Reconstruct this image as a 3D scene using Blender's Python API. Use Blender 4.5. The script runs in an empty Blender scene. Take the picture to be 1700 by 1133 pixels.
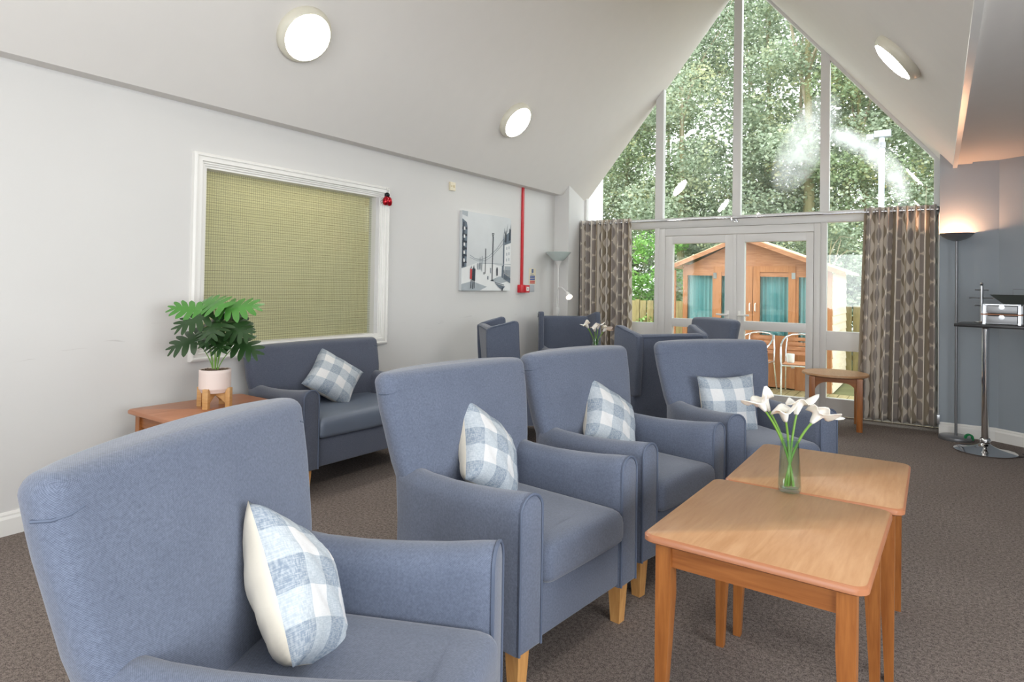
import bpy, bmesh, math, random
import numpy as np
from mathutils import Vector, Matrix
PI = math.pi
C = bpy.context.scene.collection
SC = bpy.context.scene

# ------------------------------------------------------------------ camera
cam_d = bpy.data.cameras.new('camera')
cam = bpy.data.objects.new('camera', cam_d)
C.objects.link(cam)
_R = Vector((0.83172089, 0.55497307, 0.0156605))
_U = Vector((-0.00400258, -0.02221275, 0.99974525))
_F = Vector((-0.55517956, 0.83157169, 0.01625348))
cam.matrix_world = Matrix(((_R.x, _U.x, -_F.x, 0), (_R.y, _U.y, -_F.y, 0), (_R.z, _U.z, -_F.z, 1.35), (0, 0, 0, 1)))
cam_d.sensor_width = 36
cam_d.lens = 1054.73 / 1700 * 36
cam_d.shift_x = -0.00085
cam_d.shift_y = -0.0649
cam_d.clip_start = 0.03
SC.camera = cam

# ------------------------------------------------------------------ world, light, exposure
w = bpy.data.worlds.new('World'); SC.world = w; w.use_nodes = True
_bg = w.node_tree.nodes['Background']
_bg.inputs[0].default_value = (0.93, 0.97, 1.0, 1)
_bg.inputs[1].default_value = 2.75
sun_d = bpy.data.lights.new('sun', 'SUN'); sun_d.energy = 1.5; sun_d.angle = math.radians(45); sun_d.color = (1, .95, .86)
sun = bpy.data.objects.new('sun', sun_d); C.objects.link(sun)
sun.rotation_euler = (math.radians(38), math.radians(-22), 0)   # high, from the house side
SC.view_settings.view_transform = 'Standard'
SC.view_settings.look = 'None'
SC.view_settings.gamma = 1
SC.view_settings.use_curve_mapping = False
SC.view_settings.exposure = 0.82
LAMP_STRENGTH = 32.0
def area(name, loc, rot, sx, sy, power, col=(1, 1, 1)):
    d = bpy.data.lights.new(name, 'AREA'); d.shape = 'RECTANGLE'; d.size = sx; d.size_y = sy; d.energy = power; d.color = col
    o = bpy.data.objects.new(name, d); C.objects.link(o); o.location = loc; o.rotation_euler = rot
    return o
# added fill lights, set outside the unseen back and side windows
area('added_fill_light', (-0.9, -2.62, 1.55), (math.radians(90), 0, 0), 3.4, 1.5, 35, (.93, .97, 1))
area('added_fill_light', (2.53, .3, 1.5), (math.radians(90), 0, math.radians(90)), 3.4, 1.5, 75, (.93, .97, 1))
area('corridor_light', (-4.75, 3.1, 2.55), (0, 0, 0), .6, 1.2, 24, (1, .97, .86))
SC.cycles.use_denoising = True
SC.cycles.max_bounces = 10
SC.cycles.diffuse_bounces = 6
SC.cycles.transparent_max_bounces = 24
SC.cycles.sample_clamp_indirect = 6
SC.cycles.caustics_reflective = False
SC.cycles.caustics_refractive = False

# ------------------------------------------------------------------ materials
def lin(c):
    f = lambda v: v / 12.92 if v <= .04045 else ((v + .055) / 1.055) ** 2.4
    if isinstance(c, str):
        c = [int(c[i:i + 2], 16) / 255 for i in (0, 2, 4)]
    return tuple(f(v) for v in c) + (1,)
class NT:
    def __init__(s, name):
        s.m = bpy.data.materials.new(name); s.m.use_nodes = True; s.t = s.m.node_tree
        s.b = s.t.nodes['Principled BSDF']; s.out = s.t.nodes['Material Output']
    def n(s, kind, **k):
        x = s.t.nodes.new(kind)
        for a, v in k.items():
            if a in ('operation', 'blend_type', 'data_type', 'feature', 'wave_type', 'bands_direction', 'noise_dimensions', 'distance', 'wave_profile', 'interpolation_type', 'use_clamp'):
                setattr(x, a, v)
            else:
                x.inputs[int(a[1:]) if a[0] == 'i' and a[1:].isdigit() else a].default_value = v
        return x
    def l(s, a, b): s.t.links.new(a, b)
    def math(s, op, a, b=None, c=None):
        x = s.t.nodes.new('ShaderNodeMath'); x.operation = op
        for i, v in enumerate((a, b, c)):
            if v is None: continue
            if isinstance(v, (int, float)): x.inputs[i].default_value = v
            else: s.l(v, x.inputs[i])
        return x.outputs[0]
    def coord(s, which='Object', scale=(1, 1, 1), rot=(0, 0, 0)):
        tc = s.t.nodes.new('ShaderNodeTexCoord'); mp = s.t.nodes.new('ShaderNodeMapping')
        s.l(tc.outputs[which], mp.inputs[0]); mp.inputs['Scale'].default_value = scale; mp.inputs['Rotation'].default_value = rot
        return mp.outputs[0]
    def mixc(s, fac, a, b, mode='MIX'):
        x = s.t.nodes.new('ShaderNodeMix'); x.data_type = 'RGBA'; x.blend_type = mode
        if isinstance(fac, (int, float)): x.inputs[0].default_value = fac
        else: s.l(fac, x.inputs[0])
        for i, v in ((6, a), (7, b)):
            if isinstance(v, tuple): x.inputs[i].default_value = v
            else: s.l(v, x.inputs[i])
        return x.outputs[2]
    def bump(s, h, strength=.3, dist=.002):
        x = s.t.nodes.new('ShaderNodeBump'); x.inputs['Strength'].default_value = strength; x.inputs['Distance'].default_value = dist
        s.l(h, x.inputs['Height']); s.l(x.outputs[0], s.b.inputs['Normal'])
    def maprange(s, v, a, b, c, d):
        x = s.t.nodes.new('ShaderNodeMapRange'); s.l(v, x.inputs[0])
        for i, q in enumerate((a, b, c, d)): x.inputs[i + 1].default_value = q
        return x.outputs[0]
def basic(name, col, rough=.6, metal=0, spec=.5, var=0, vs=8, bump=0, bs=60, **k):
    t = NT(name); t.b.inputs['Roughness'].default_value = rough; t.b.inputs['Metallic'].default_value = metal
    t.b.inputs['Specular IOR Level'].default_value = spec
    c = lin(col)
    co = t.coord()
    nz = t.n('ShaderNodeTexNoise', Scale=vs, Detail=3.0); t.l(co, nz.inputs['Vector'])
    v = max(var, .02)
    lo = tuple(x * (1 - v) for x in c[:3]) + (1,); hi = tuple(min(1, x * (1 + v)) for x in c[:3]) + (1,)
    t.l(t.mixc(nz.outputs[0], lo, hi), t.b.inputs['Base Color'])
    if bump:
        n2 = t.n('ShaderNodeTexNoise', Scale=bs, Detail=4.0); t.l(co, n2.inputs['Vector']); t.bump(n2.outputs[0], bump)
    for a, v in k.items(): t.b.inputs[a].default_value = v
    return t.m
def fabric(name, c1, c2, period=.0042, rough=.85, sheen=.3):
    """plain weave laid over the dominant face direction"""
    t = NT(name); co = t.coord(); tc = t.n('ShaderNodeTexCoord')
    p = t.n('ShaderNodeSeparateXYZ'); t.l(co, p.inputs[0]); q = t.n('ShaderNodeSeparateXYZ'); t.l(tc.outputs['Normal'], q.inputs[0])
    ax, ay, az = (t.math('ABSOLUTE', q.outputs[i]) for i in range(3))
    S = [t.math('SINE', t.math('MULTIPLY', p.outputs[i], 2 * PI / period)) for i in range(3)]
    gx = t.math('MULTIPLY', t.math('GREATER_THAN', ax, ay), t.math('GREATER_THAN', ax, az))
    gy = t.math('MULTIPLY', t.math('SUBTRACT', 1, gx), t.math('GREATER_THAN', ay, az))
    gz = t.math('SUBTRACT', t.math('SUBTRACT', 1, gx), gy)
    w_ = t.math('ADD', t.math('ADD', t.math('MULTIPLY', gx, t.math('MULTIPLY', S[1], S[2])), t.math('MULTIPLY', gy, t.math('MULTIPLY', S[0], S[2]))), t.math('MULTIPLY', gz, t.math('MULTIPLY', S[0], S[1])))
    n1 = t.n('ShaderNodeTexNoise', Scale=5.0, Detail=3.0); t.l(co, n1.inputs['Vector'])
    n2 = t.n('ShaderNodeTexNoise', Scale=160.0, Detail=2.0); t.l(co, n2.inputs['Vector'])
    d = t.maprange(t.math('ADD', t.math('MULTIPLY', w_, .62), t.math('MULTIPLY', t.math('SUBTRACT', n2.outputs[0], .5), 1.4)), -.75, .75, 1, 0)
    c = t.mixc(d, lin(c1), lin(c2))
    c = t.mixc(t.maprange(n1.outputs[0], .35, .7, 0, .2), c, lin(c2))
    t.l(c, t.b.inputs['Base Color'])
    t.b.inputs['Roughness'].default_value = rough; t.b.inputs['Sheen Weight'].default_value = sheen
    t.b.inputs['Sheen Roughness'].default_value = .5
    t.b.inputs['Specular IOR Level'].default_value = .25
    t.bump(w_, .12, .001)
    return t.m
def wood(name, c1, c2, scale=(3, 30, 30), rough=.4, rot=(0, 0, 0), dist=1.5, knots=False):
    t = NT(name); co = t.coord(scale=scale, rot=rot)
    n1 = t.n('ShaderNodeTexNoise', Scale=1.0, Detail=6.0, Distortion=dist); t.l(co, n1.inputs['Vector'])
    n2 = t.n('ShaderNodeTexNoise', Scale=6.0, Detail=4.0); t.l(co, n2.inputs['Vector'])
    f = t.math('ADD', t.math('MULTIPLY', n1.outputs[0], .7), t.math('MULTIPLY', n2.outputs[0], .3))
    f = t.maprange(f, .35, .65, 0, 1)
    c = t.mixc(f, lin(c1), lin(c2))
    if knots:
        k = t.n('ShaderNodeTexVoronoi', Scale=3.2); t.l(t.coord(scale=(1.6, 1.6, .6)), k.inputs['Vector'])
        c = t.mixc(t.maprange(k.outputs['Distance'], .05, .1, .75, 0), c, lin('5e3014'))
    t.l(c, t.b.inputs['Base Color']); t.b.inputs['Roughness'].default_value = rough
    t.bump(n2.outputs[0], .08, .001)
    return t.m
def glass(name, tint=(1, 1, 1), refl=.5):
    t = NT(name)
    tr = t.n('ShaderNodeBsdfTransparent'); tr.inputs[0].default_value = (*tint, 1)
    gl = t.n('ShaderNodeBsdfGlossy', Roughness=.02); lw = t.n('ShaderNodeLayerWeight', Blend=.5)
    fz = t.math('ADD', .045, t.math('MULTIPLY', t.math('POWER', lw.outputs['Facing'], 4.0), .8))
    mx = t.n('ShaderNodeMixShader'); t.l(t.math('MULTIPLY', fz, refl), mx.inputs[0]); t.l(tr.outputs[0], mx.inputs[1]); t.l(gl.outputs[0], mx.inputs[2])
    t.l(mx.outputs[0], t.out.inputs[0]); t._mx = mx
    return t
def emit(name, col, strength):
    t = NT(name); t.b.inputs['Base Color'].default_value = (.8, .8, .8, 1)
    t.b.inputs['Emission Color'].default_value = (*col, 1); t.b.inputs['Emission Strength'].default_value = strength
    return t.m

M = {}
# painted walls with faint scuffs at chair height
t = NT('wall_paint'); co = t.coord()
n1 = t.n('ShaderNodeTexNoise', Scale=1.3, Detail=4.0); t.l(co, n1.inputs['Vector'])
base = t.mixc(n1.outputs[0], lin('d2d1cf'), lin('dbdad8'))
sp = t.n('ShaderNodeSeparateXYZ'); t.l(co, sp.inputs[0])
mp = t.coord(scale=(1, 4.5, 34)); n2 = t.n('ShaderNodeTexNoise', Scale=1.0, Detail=5.0, Distortion=.6); t.l(mp, n2.inputs['Vector'])
band = t.math('SUBTRACT', 1, t.math('MULTIPLY', t.math('ABSOLUTE', t.math('SUBTRACT', sp.outputs[2], .96)), 7.0))
band = t.n('ShaderNodeClamp').outputs[0] if False else t.math('MAXIMUM', band, 0)
sc_ = t.math('MULTIPLY', t.maprange(n2.outputs[0], .66, .74, 0, .5), band)
t.l(t.mixc(sc_, base, lin('a09c98')), t.b.inputs['Base Color']); t.b.inputs['Roughness'].default_value = .65
n3 = t.n('ShaderNodeTexNoise', Scale=90.0, Detail=3.0); t.l(co, n3.inputs['Vector']); t.bump(n3.outputs[0], .06)
M['wall'] = t.m
M['ceiling'] = basic('ceiling_paint', 'dcd9d5', .8, var=.02, bump=.03)
M['bluewall'] = basic('blue_grey_wall_paint', '969fa7', .6, var=.02, bump=.05, bs=90)
M['gloss_white'] = basic('white_gloss_paint', 'e9e8e4', .3)
M['upvc'] = basic('white_window_plastic', 'd9d8d6', .3)
# carpet
t = NT('carpet'); co = t.coord()
n1 = t.n('ShaderNodeTexNoise', Scale=230.0, Detail=2.0); t.l(co, n1.inputs['Vector'])
n2 = t.n('ShaderNodeTexNoise', Scale=70.0, Detail=4.0); t.l(co, n2.inputs['Vector'])
n3 = t.n('ShaderNodeTexNoise', Scale=1.2, Detail=3.0); t.l(co, n3.inputs['Vector'])
f = t.math('ADD', t.math('MULTIPLY', n1.outputs[0], .6), t.math('MULTIPLY', n2.outputs[0], .4))
c = t.mixc(t.maprange(f, .4, .6, 0, 1), lin('544c49'), lin('988d86'))
c = t.mixc(t.maprange(n3.outputs[0], .3, .7, 0, .3), c, lin('6a5f58'))
t.l(c, t.b.inputs['Base Color']); t.b.inputs['Roughness'].default_value = .95; t.b.inputs['Specular IOR Level'].default_value = .1
t.bump(n1.outputs[0], .6, .004); M['carpet'] = t.m
M['fabric'] = fabric('blue_grey_upholstery', '757e92', '4c5466')
M['fabric_sofa'] = fabric('slate_blue_upholstery', '626879', '444a59')
M['vinyl'] = basic('wipeable_blue_grey_cover', '646e7f', .42, var=.05, bump=.06, bs=25)
M['fabric_far'] = fabric('blue_upholstery_wing', '666e80', '454c5c')
M['piping'] = basic('blue_grey_piping', '566074', .7)
M['oak_leg'] = wood('pale_oak_leg', 'b98248', 'd3a063', (30, 30, 3), .4)
M['beech'] = wood('beech_table_top', 'aa7f59', 'bc936d', (22, 2.2, 22), .42, dist=1.2)
M['beech_edge'] = basic('beech_edge_band', 'a86f4e', .35, var=.05)
M['orange_wood'] = wood('orange_oak_leg', '8a5024', 'ab6c36', (45, 45, 2.5), .35, dist=.6)
M['orange_apron'] = wood('orange_oak_apron', '8a5024', 'a46634', (2.5, 2.5, 45), .38, dist=.6)
M['side_top'] = wood('warm_side_table_top', 'a86c48', 'bb805c', (22, 2.2, 22), .35)
M['chrome'] = basic('chrome', 'd8d8da', .06, metal=1)
M['steel'] = basic('brushed_steel', 'b8babd', .28, metal=1)
M['grey_metal'] = basic('grey_painted_metal', '85868a', .35, metal=.6)
M['black'] = basic('black_laminate', '1b1a1c', .3)
M['red'] = basic('red_paint', 'c8202c', .35)
M['cream'] = basic('cream_plastic', 'e3dac0', .4)
M['lamp_rim'] = basic('cream_lamp_rim', 'd8d4c4', .35)
M['lamp_glow'] = emit('lit_opal_diffuser', (1, .96, .9), LAMP_STRENGTH)
M['white_lamp'] = basic('white_lamp_metal', 'dededb', .35)
M['opal'] = basic('pale_green_opal_glass', 'cfdcd8', .25, **{'Transmission Weight': .15})
M['ceramic'] = basic('pale_pink_ceramic', 'e6d6cf', .5, var=.03)
M['soil'] = basic('potting_bark', '6b5747', .95, var=.5, vs=60, bump=.8, bs=80)
M['bamboo'] = wood('bamboo_stand', 'b98c56', 'd0a670', (6, 6, 40), .45)
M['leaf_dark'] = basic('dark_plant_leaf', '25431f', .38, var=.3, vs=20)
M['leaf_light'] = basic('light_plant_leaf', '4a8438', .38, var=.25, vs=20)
M['stem'] = basic('green_stem', '6f9a3c', .45, var=.1)
M['petal'] = basic('white_petal', 'efe9e0', .5, var=.03, **{'Subsurface Weight': .15})
M['spadix'] = basic('cream_spadix', 'd9c887', .6)
M['cream_cloth'] = basic('cream_cotton', 'ddd6c8', .9, var=.05, vs=15, bump=.3, bs=30)
t = glass('clear_glass', (.97, 1, .98), 1.0); M['glass'] = t.m
t = glass('vase_glass', (.86, .93, .9), 1.6); M['vase'] = t.m
t = glass('shed_glass', (.8, .86, .88), 1.6); M['shed_glass'] = t.m
# glazed gable pane, with the milky condensation mark between the panes
t = glass('gable_pane_glass', (.97, .98, .98), .8)
co = t.coord(); sp = t.n('ShaderNodeSeparateXYZ'); t.l(co, sp.inputs[0])
def arc(cx_, cz_, r_, wd, x0, x1, peak):
    dx = t.math('SUBTRACT', sp.outputs[0], cx_); dz = t.math('SUBTRACT', sp.outputs[2], cz_)
    d = t.math('SQRT', t.math('ADD', t.math('MULTIPLY', dx, dx), t.math('MULTIPLY', dz, dz)))
    e = t.math('ABSOLUTE', t.math('SUBTRACT', d, r_))
    m_ = t.maprange(e, 0, wd, peak, 0)
    g = t.math('MULTIPLY', t.maprange(sp.outputs[0], x0, x0 + .25, 0, 1), t.maprange(sp.outputs[0], x1 - .12, x1, 1, 0))
    return t.math('MULTIPLY', m_, g)
nz = t.n('ShaderNodeTexNoise', Scale=7.0, Detail=4.0); t.l(co, nz.inputs['Vector'])
a1 = arc(-1.35, 2.0, 1.12, .13, -1.15, -.2, .5)
_dx = t.math('SUBTRACT', sp.outputs[0], -1.22); _dz = t.math('SUBTRACT', sp.outputs[2], 2.98)
_u = t.math('ADD', t.math('MULTIPLY', _dx, .45), t.math('MULTIPLY', _dz, .89)); _v = t.math('SUBTRACT', t.math('MULTIPLY', _dx, .89), t.math('MULTIPLY', _dz, .45))
_q = t.math('ADD', t.math('POWER', t.math('DIVIDE', t.math('ABSOLUTE', _u), .62), 2.0), t.math('POWER', t.math('DIVIDE', t.math('ABSOLUTE', _v), .27), 2.0))
a2 = t.maprange(_q, 0, 1, .34, 0)
up = t.maprange(sp.outputs[2], 2.15, 2.5, 0, 1)
mk = t.math('MULTIPLY', t.math('MULTIPLY', t.math('MAXIMUM', a1, a2), up), t.maprange(nz.outputs[0], .25, .6, .35, 1.1))
haze = t.n('ShaderNodeBsdfTranslucent'); haze.inputs[0].default_value = (.85, .88, .9, 1)
mx2 = t.n('ShaderNodeMixShader'); t.l(mk, mx2.inputs[0]); t.l(t._mx.outputs[0], mx2.inputs[1]); t.l(haze.outputs[0], mx2.inputs[2]); t.l(mx2.outputs[0], t.out.inputs[0])
M['gable_glass'] = t.m
# wired glass: thin dark wire grid in a clear pane
t = glass('wired_glass', (.98, 1, .97), 1.1); sp = t.n('ShaderNodeSeparateXYZ'); t.l(t.coord(), sp.inputs[0])
def grid(o, per, wd):
    f_ = t.math('FRACT', t.math('DIVIDE', t.math('ADD', o, 50.0), per))
    return t.math('LESS_THAN', f_, wd)
g = t.math('MAXIMUM', grid(sp.outputs[1], .0165, .09), grid(sp.outputs[2], .0165, .09))
wi = t.n('ShaderNodeBsdfDiffuse'); wi.inputs[0].default_value = (.22, .22, .13, 1)
mx2 = t.n('ShaderNodeMixShader'); t.l(t.math('MULTIPLY', g, .4), mx2.inputs[0]); t.l(t._mx.outputs[0], mx2.inputs[1]); t.l(wi.outputs[0], mx2.inputs[2]); t.l(mx2.outputs[0], t.out.inputs[0])
M['wired'] = t.m
# slatted blind
t = NT('khaki_blind'); sp = t.n('ShaderNodeSeparateXYZ'); t.l(t.coord(), sp.inputs[0])
nz = t.n('ShaderNodeTexNoise', Scale=3.0); t.l(t.coord(scale=(1, .6, 9)), nz.inputs['Vector'])
fz = t.math('FRACT', t.math('DIVIDE', t.math('ADD', sp.outputs[2], t.math('MULTIPLY', nz.outputs[0], .01)), .0245))
c = t.mixc(t.math('LESS_THAN', fz, .13), lin('dad5bc'), lin('b2ad94')); t.l(c, t.b.inputs['Base Color']); t.b.inputs['Roughness'].default_value = .6
tl_ = t.n('ShaderNodeBsdfTranslucent'); t.l(c, tl_.inputs[0]); mx_ = t.n('ShaderNodeMixShader'); mx_.inputs[0].default_value = .45; t.l(t.b.outputs[0], mx_.inputs[1]); t.l(tl_.outputs[0], mx_.inputs[2]); t.l(mx_.outputs[0], t.out.inputs[0])
M['blind'] = t.m
# gingham
t = NT('blue_gingham'); uv = t.n('ShaderNodeUVMap'); sp = t.n('ShaderNodeSeparateXYZ'); t.l(uv.outputs[0], sp.inputs[0])
def stripe(o):
    f_ = t.math('FRACT', t.math('ADD', t.math('MULTIPLY', o, 2.5), .0)); return t.math('LESS_THAN', f_, .5)
su, sv = stripe(t.math('ADD', sp.outputs[0], .08)), stripe(sp.outputs[1])
wv = t.n('ShaderNodeTexNoise', Scale=1.0, Detail=3.0); t.l(t.coord('UV', (160, 25, 1)), wv.inputs['Vector'])
wh = t.n('ShaderNodeTexNoise', Scale=1.0, Detail=3.0); t.l(t.coord('UV', (25, 160, 1)), wh.inputs['Vector'])
c = t.mixc(su, lin('dadadb'), lin('adb7c0'))
c2 = t.mixc(su, lin('adb7c0'), lin('8492a2'))
c = t.mixc(sv, c, c2)
c = t.mixc(t.maprange(t.math('MULTIPLY', t.math('ADD', wv.outputs[0], wh.outputs[0]), .5), .42, .6, 0, .35), c, lin('eceded'))
t.l(c, t.b.inputs['Base Color']); t.b.inputs['Roughness'].default_value = .9; t.b.inputs['Specular IOR Level'].default_value = .15
t.bump(wv.outputs[0], .3, .001); M['gingham'] = t.m
# curtain cloth: rows of stacked ovals between wavy lines
t = NT('patterned_curtain_cloth'); uv = t.n('ShaderNodeUVMap'); sp = t.n('ShaderNodeSeparateXYZ'); t.l(uv.outputs[0], sp.inputs[0])
U, V = sp.outputs[0], sp.outputs[1]
cu = t.math('DIVIDE', U, .235); iu = t.math('FLOOR', cu); fu = t.math('SUBTRACT', t.math('FRACT', cu), .5)
vv = t.math('ADD', t.math('DIVIDE', V, .205), t.math('MULTIPLY', iu, .37)); fv = t.math('SUBTRACT', t.math('FRACT', vv), .5)
def ell(a, b):
    x_ = t.math('DIVIDE', fu, a); y_ = t.math('DIVIDE', fv, b)
    return t.math('ADD', t.math('MULTIPLY', x_, x_), t.math('MULTIPLY', y_, y_))
inner = t.math('LESS_THAN', ell(.24, .47), 1.0)
slot = t.math('MULTIPLY', t.math('LESS_THAN', t.math('ABSOLUTE', t.math('SUBTRACT', fu, .05)), .045), t.math('LESS_THAN', t.math('ABSOLUTE', fv), .33))
edge = t.math('ADD', .38, t.math('MULTIPLY', t.math('COSINE', t.math('MULTIPLY', fv, 2 * PI)), .06))
wavy = t.math('GREATER_THAN', t.math('ABSOLUTE', fu), edge)
th = t.n('ShaderNodeTexNoise', Scale=1.0, Detail=2.0); t.l(t.coord('UV', (30, 600, 1)), th.inputs['Vector'])
c = t.mixc(th.outputs[0], lin('d3c9bb'), lin('e6ded3'))
c = t.mixc(inner, c, lin('9c938d'))
ring_ = t.math('MULTIPLY', t.math('GREATER_THAN', ell(.24, .47), .80), inner); c = t.mixc(ring_, c, lin('aba39b'))
c = t.mixc(wavy, c, lin('998c78'))
t.l(c, t.b.inputs['Base Color']); t.b.inputs['Roughness'].default_value = .75; t.b.inputs['Sheen Weight'].default_value = .2; M['curtain'] = t.m
M['lining'] = basic('pale_curtain_lining', 'c9c4ba', .8)
# outdoors
M['cedar'] = wood('orange_cedar', '9c6544', 'b98460', (3, 3, 25), .6, knots=True)
M['cedar_post'] = wood('orange_cedar_post', 'a0683f', 'b67c52', (25, 25, 2.5), .6)
M['pale_board'] = wood('weathered_pale_cladding', 'cdbda6', 'e0d2bd', (3, 3, 25), .7)
M['roof_felt'] = basic('pale_roof_edge', 'd9c5a5', .8, var=.1)
M['teal'] = NT('teal_curtain').m
t = NT('teal_curtain_cloth'); wv_ = t.n('ShaderNodeTexNoise', Scale=1.0, Detail=2.0); t.l(t.coord(scale=(28, 1, .6)), wv_.inputs['Vector'])
t.l(t.mixc(t.maprange(wv_.outputs[0], .35, .65, 0, 1), lin('8fd0cf'), lin('c4ece9')), t.b.inputs['Base Color']); t.b.inputs['Roughness'].default_value = .8; M['teal'] = t.m
M['fence'] = wood('weathered_fence_board', '7d7048', 'a39263', (8, 8, 1.5), .8)
M['deck'] = wood('mossy_deck_board', '8a7d55', 'a8996f', (8, 1.5, 8), .8)
M['bark'] = basic('tree_bark', '8d8763', .9, var=.35, vs=6, bump=.5, bs=12)
M['twig'] = basic('pale_twig', 'a59a83', .8, var=.2)
M['ground'] = basic('leaf_litter_ground', '6a6a45', .95, var=.4, vs=3)
M['exterior_white'] = basic('white_exterior_render', 'e4e6e8', .8)
def leafmat(name, a, b, c_):
    t = NT(name); nz = t.n('ShaderNodeTexNoise', Scale=.9, Detail=5.0, Roughness=.75); t.l(t.coord(), nz.inputs['Vector'])
    nf = t.n('ShaderNodeTexNoise', Scale=9.0, Detail=2.0); t.l(t.coord(), nf.inputs['Vector'])
    cc = t.mixc(t.maprange(nf.outputs[0], .35, .65, 0, 1), lin(a), lin(b))
    cc = t.mixc(t.maprange(nz.outputs[0], .52, .66, 0, .9), cc, lin(c_))
    t.l(cc, t.b.inputs['Base Color']); t.b.inputs['Roughness'].default_value = .38
    tr = t.n('ShaderNodeBsdfTranslucent'); t.l(cc, tr.inputs[0]); mx = t.n('ShaderNodeMixShader'); mx.inputs[0].default_value = .35
    t.l(t.b.outputs[0], mx.inputs[1]); t.l(tr.outputs[0], mx.inputs[2]); t.l(mx.outputs[0], t.out.inputs[0])
    return t.m
M['leaf_holly'] = leafmat('holly_leaves', '798c70', 'b0bca4', 'c0c090')
M['leaf_holly2'] = leafmat('variegated_leaves', '74895f', 'a5b692', 'd0c384')
M['leaf_fresh'] = leafmat('fresh_green_leaves', '6b9a4c', '93c268', 'a8cc78')

# ------------------------------------------------------------------ mesh helpers
def finish(name, bm, mats, parent=None, smooth=True, ang=35, loc=None, rz=None):
    me = bpy.data.meshes.new(name)
    bm.normal_update(); bm.to_mesh(me); bm.free()
    for m in (mats if isinstance(mats, (list, tuple)) else [mats]): me.materials.append(m)
    if smooth:
        for p in me.polygons: p.use_smooth = True
        try: me.set_sharp_from_angle(angle=math.radians(ang))
        except Exception: pass
    o = bpy.data.objects.new(name, me); C.objects.link(o)
    if parent: o.parent = parent
    if loc: o.location = loc
    if rz is not None: o.rotation_euler.z = rz
    return o
def thing(name, label, cat, loc=(0, 0, 0), rz=0, group=None):
    o = bpy.data.objects.new(name, None); C.objects.link(o); o.empty_display_size = .1
    o.location = loc; o.rotation_euler = (0, 0, rz)
    return tag(o, label, cat, group)
def tag(o, label, cat, group=None, kind=None):
    o['label'] = label; o['category'] = cat
    if group: o['group'] = group
    if kind: o['kind'] = kind
    return o
def st(o, label=None):
    o['kind'] = 'structure'
    if label: o['label'] = label
    return o
def sempty(name, label=None):
    o = bpy.data.objects.new(name, None); C.objects.link(o); return st(o, label)
def copy_tree(o, parent=None):
    c = o.copy(); C.objects.link(c)
    if parent: c.parent = parent
    for ch in list(o.children): copy_tree(ch, c)
    return c
def B(): return bmesh.new()
def setmat(faces, i):
    for f in faces: f.material_index = i
def box(bm, x0, x1, y0, y1, z0, z1, bev=0, seg=2, mi=0, mat=None):
    b = bmesh.new() if (bev or mat is not None) else bm
    vs = [b.verts.new((x, y, z)) for z in (z0, z1) for x, y in ((x0, y0), (x1, y0), (x1, y1), (x0, y1))]
    F = [(3, 2, 1, 0), (4, 5, 6, 7), (0, 1, 5, 4), (1, 2, 6, 5), (2, 3, 7, 6), (3, 0, 4, 7)]
    fs = [b.faces.new([vs[i] for i in f]) for f in F]
    setmat(fs, mi)
    if b is not bm:
        if bev: bmesh.ops.bevel(b, geom=list(b.edges), offset=bev, segments=seg, profile=.6, affect='EDGES')
        if mat is not None: bmesh.ops.transform(b, matrix=mat, verts=list(b.verts))
        merge(bm, b)
def merge(bm, b):
    me = bpy.data.meshes.new('t'); b.to_mesh(me); b.free(); bm.from_mesh(me); bpy.data.meshes.remove(me)
def frame_at(p, d):
    d = Vector(d).normalized(); a = Vector((0, 0, 1)) if abs(d.z) < .9 else Vector((1, 0, 0))
    u = d.cross(a).normalized(); v = d.cross(u).normalized(); return u, v
def tube(bm, pts, r, n=8, cap=True, mi=0, closed=False, flat=1.0):
    pts = [Vector(p) for p in pts]; k = len(pts); rings = []; u0 = None
    for i, p in enumerate(pts):
        if closed: d = pts[(i + 1) % k] - pts[i - 1]
        else: d = pts[min(i + 1, k - 1)] - pts[max(i - 1, 0)]
        d = d.normalized()
        if u0 is None: u, v = frame_at(p, d)
        else:
            u = (u0 - d * u0.dot(d)).normalized(); v = d.cross(u).normalized()
        u0 = u
        rr = r[i] if isinstance(r, (list, tuple)) else r
        rings.append([bm.verts.new(p + u * (rr * math.cos(2 * PI * j / n)) + v * (rr * flat * math.sin(2 * PI * j / n))) for j in range(n)])
    for i in range(k if closed else k - 1):
        a, b = rings[i], rings[(i + 1) % k]
        for j in range(n):
            f = bm.faces.new((a[j], a[(j + 1) % n], b[(j + 1) % n], b[j])); f.material_index = mi
    if cap and not closed:
        bm.faces.new(list(reversed(rings[0]))).material_index = mi; bm.faces.new(rings[-1]).material_index = mi
def lathe(bm, prof, n=32, c=(0, 0, 0), mi=0, mat=None):
    b = bmesh.new(); rings = []
    for r, z in prof:
        if r < 1e-5: rings.append([b.verts.new((0, 0, z))])
        else: rings.append([b.verts.new((r * math.cos(2 * PI * j / n), r * math.sin(2 * PI * j / n), z)) for j in range(n)])
    for a, d in zip(rings, rings[1:]):
        for j in range(n):
            k = (j + 1) % n
            if len(a) == 1 and len(d) == 1: continue
            if len(a) == 1: f = b.faces.new((a[0], d[k], d[j]))
            elif len(d) == 1: f = b.faces.new((a[j], a[k], d[0]))
            else: f = b.faces.new((a[j], a[k], d[k], d[j]))
            f.material_index = mi
    m = Matrix.Translation(c)
    if mat is not None: m = m @ mat
    bmesh.ops.transform(b, matrix=m, verts=list(b.verts)); bmesh.ops.recalc_face_normals(b, faces=list(b.faces)); merge(bm, b)
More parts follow.
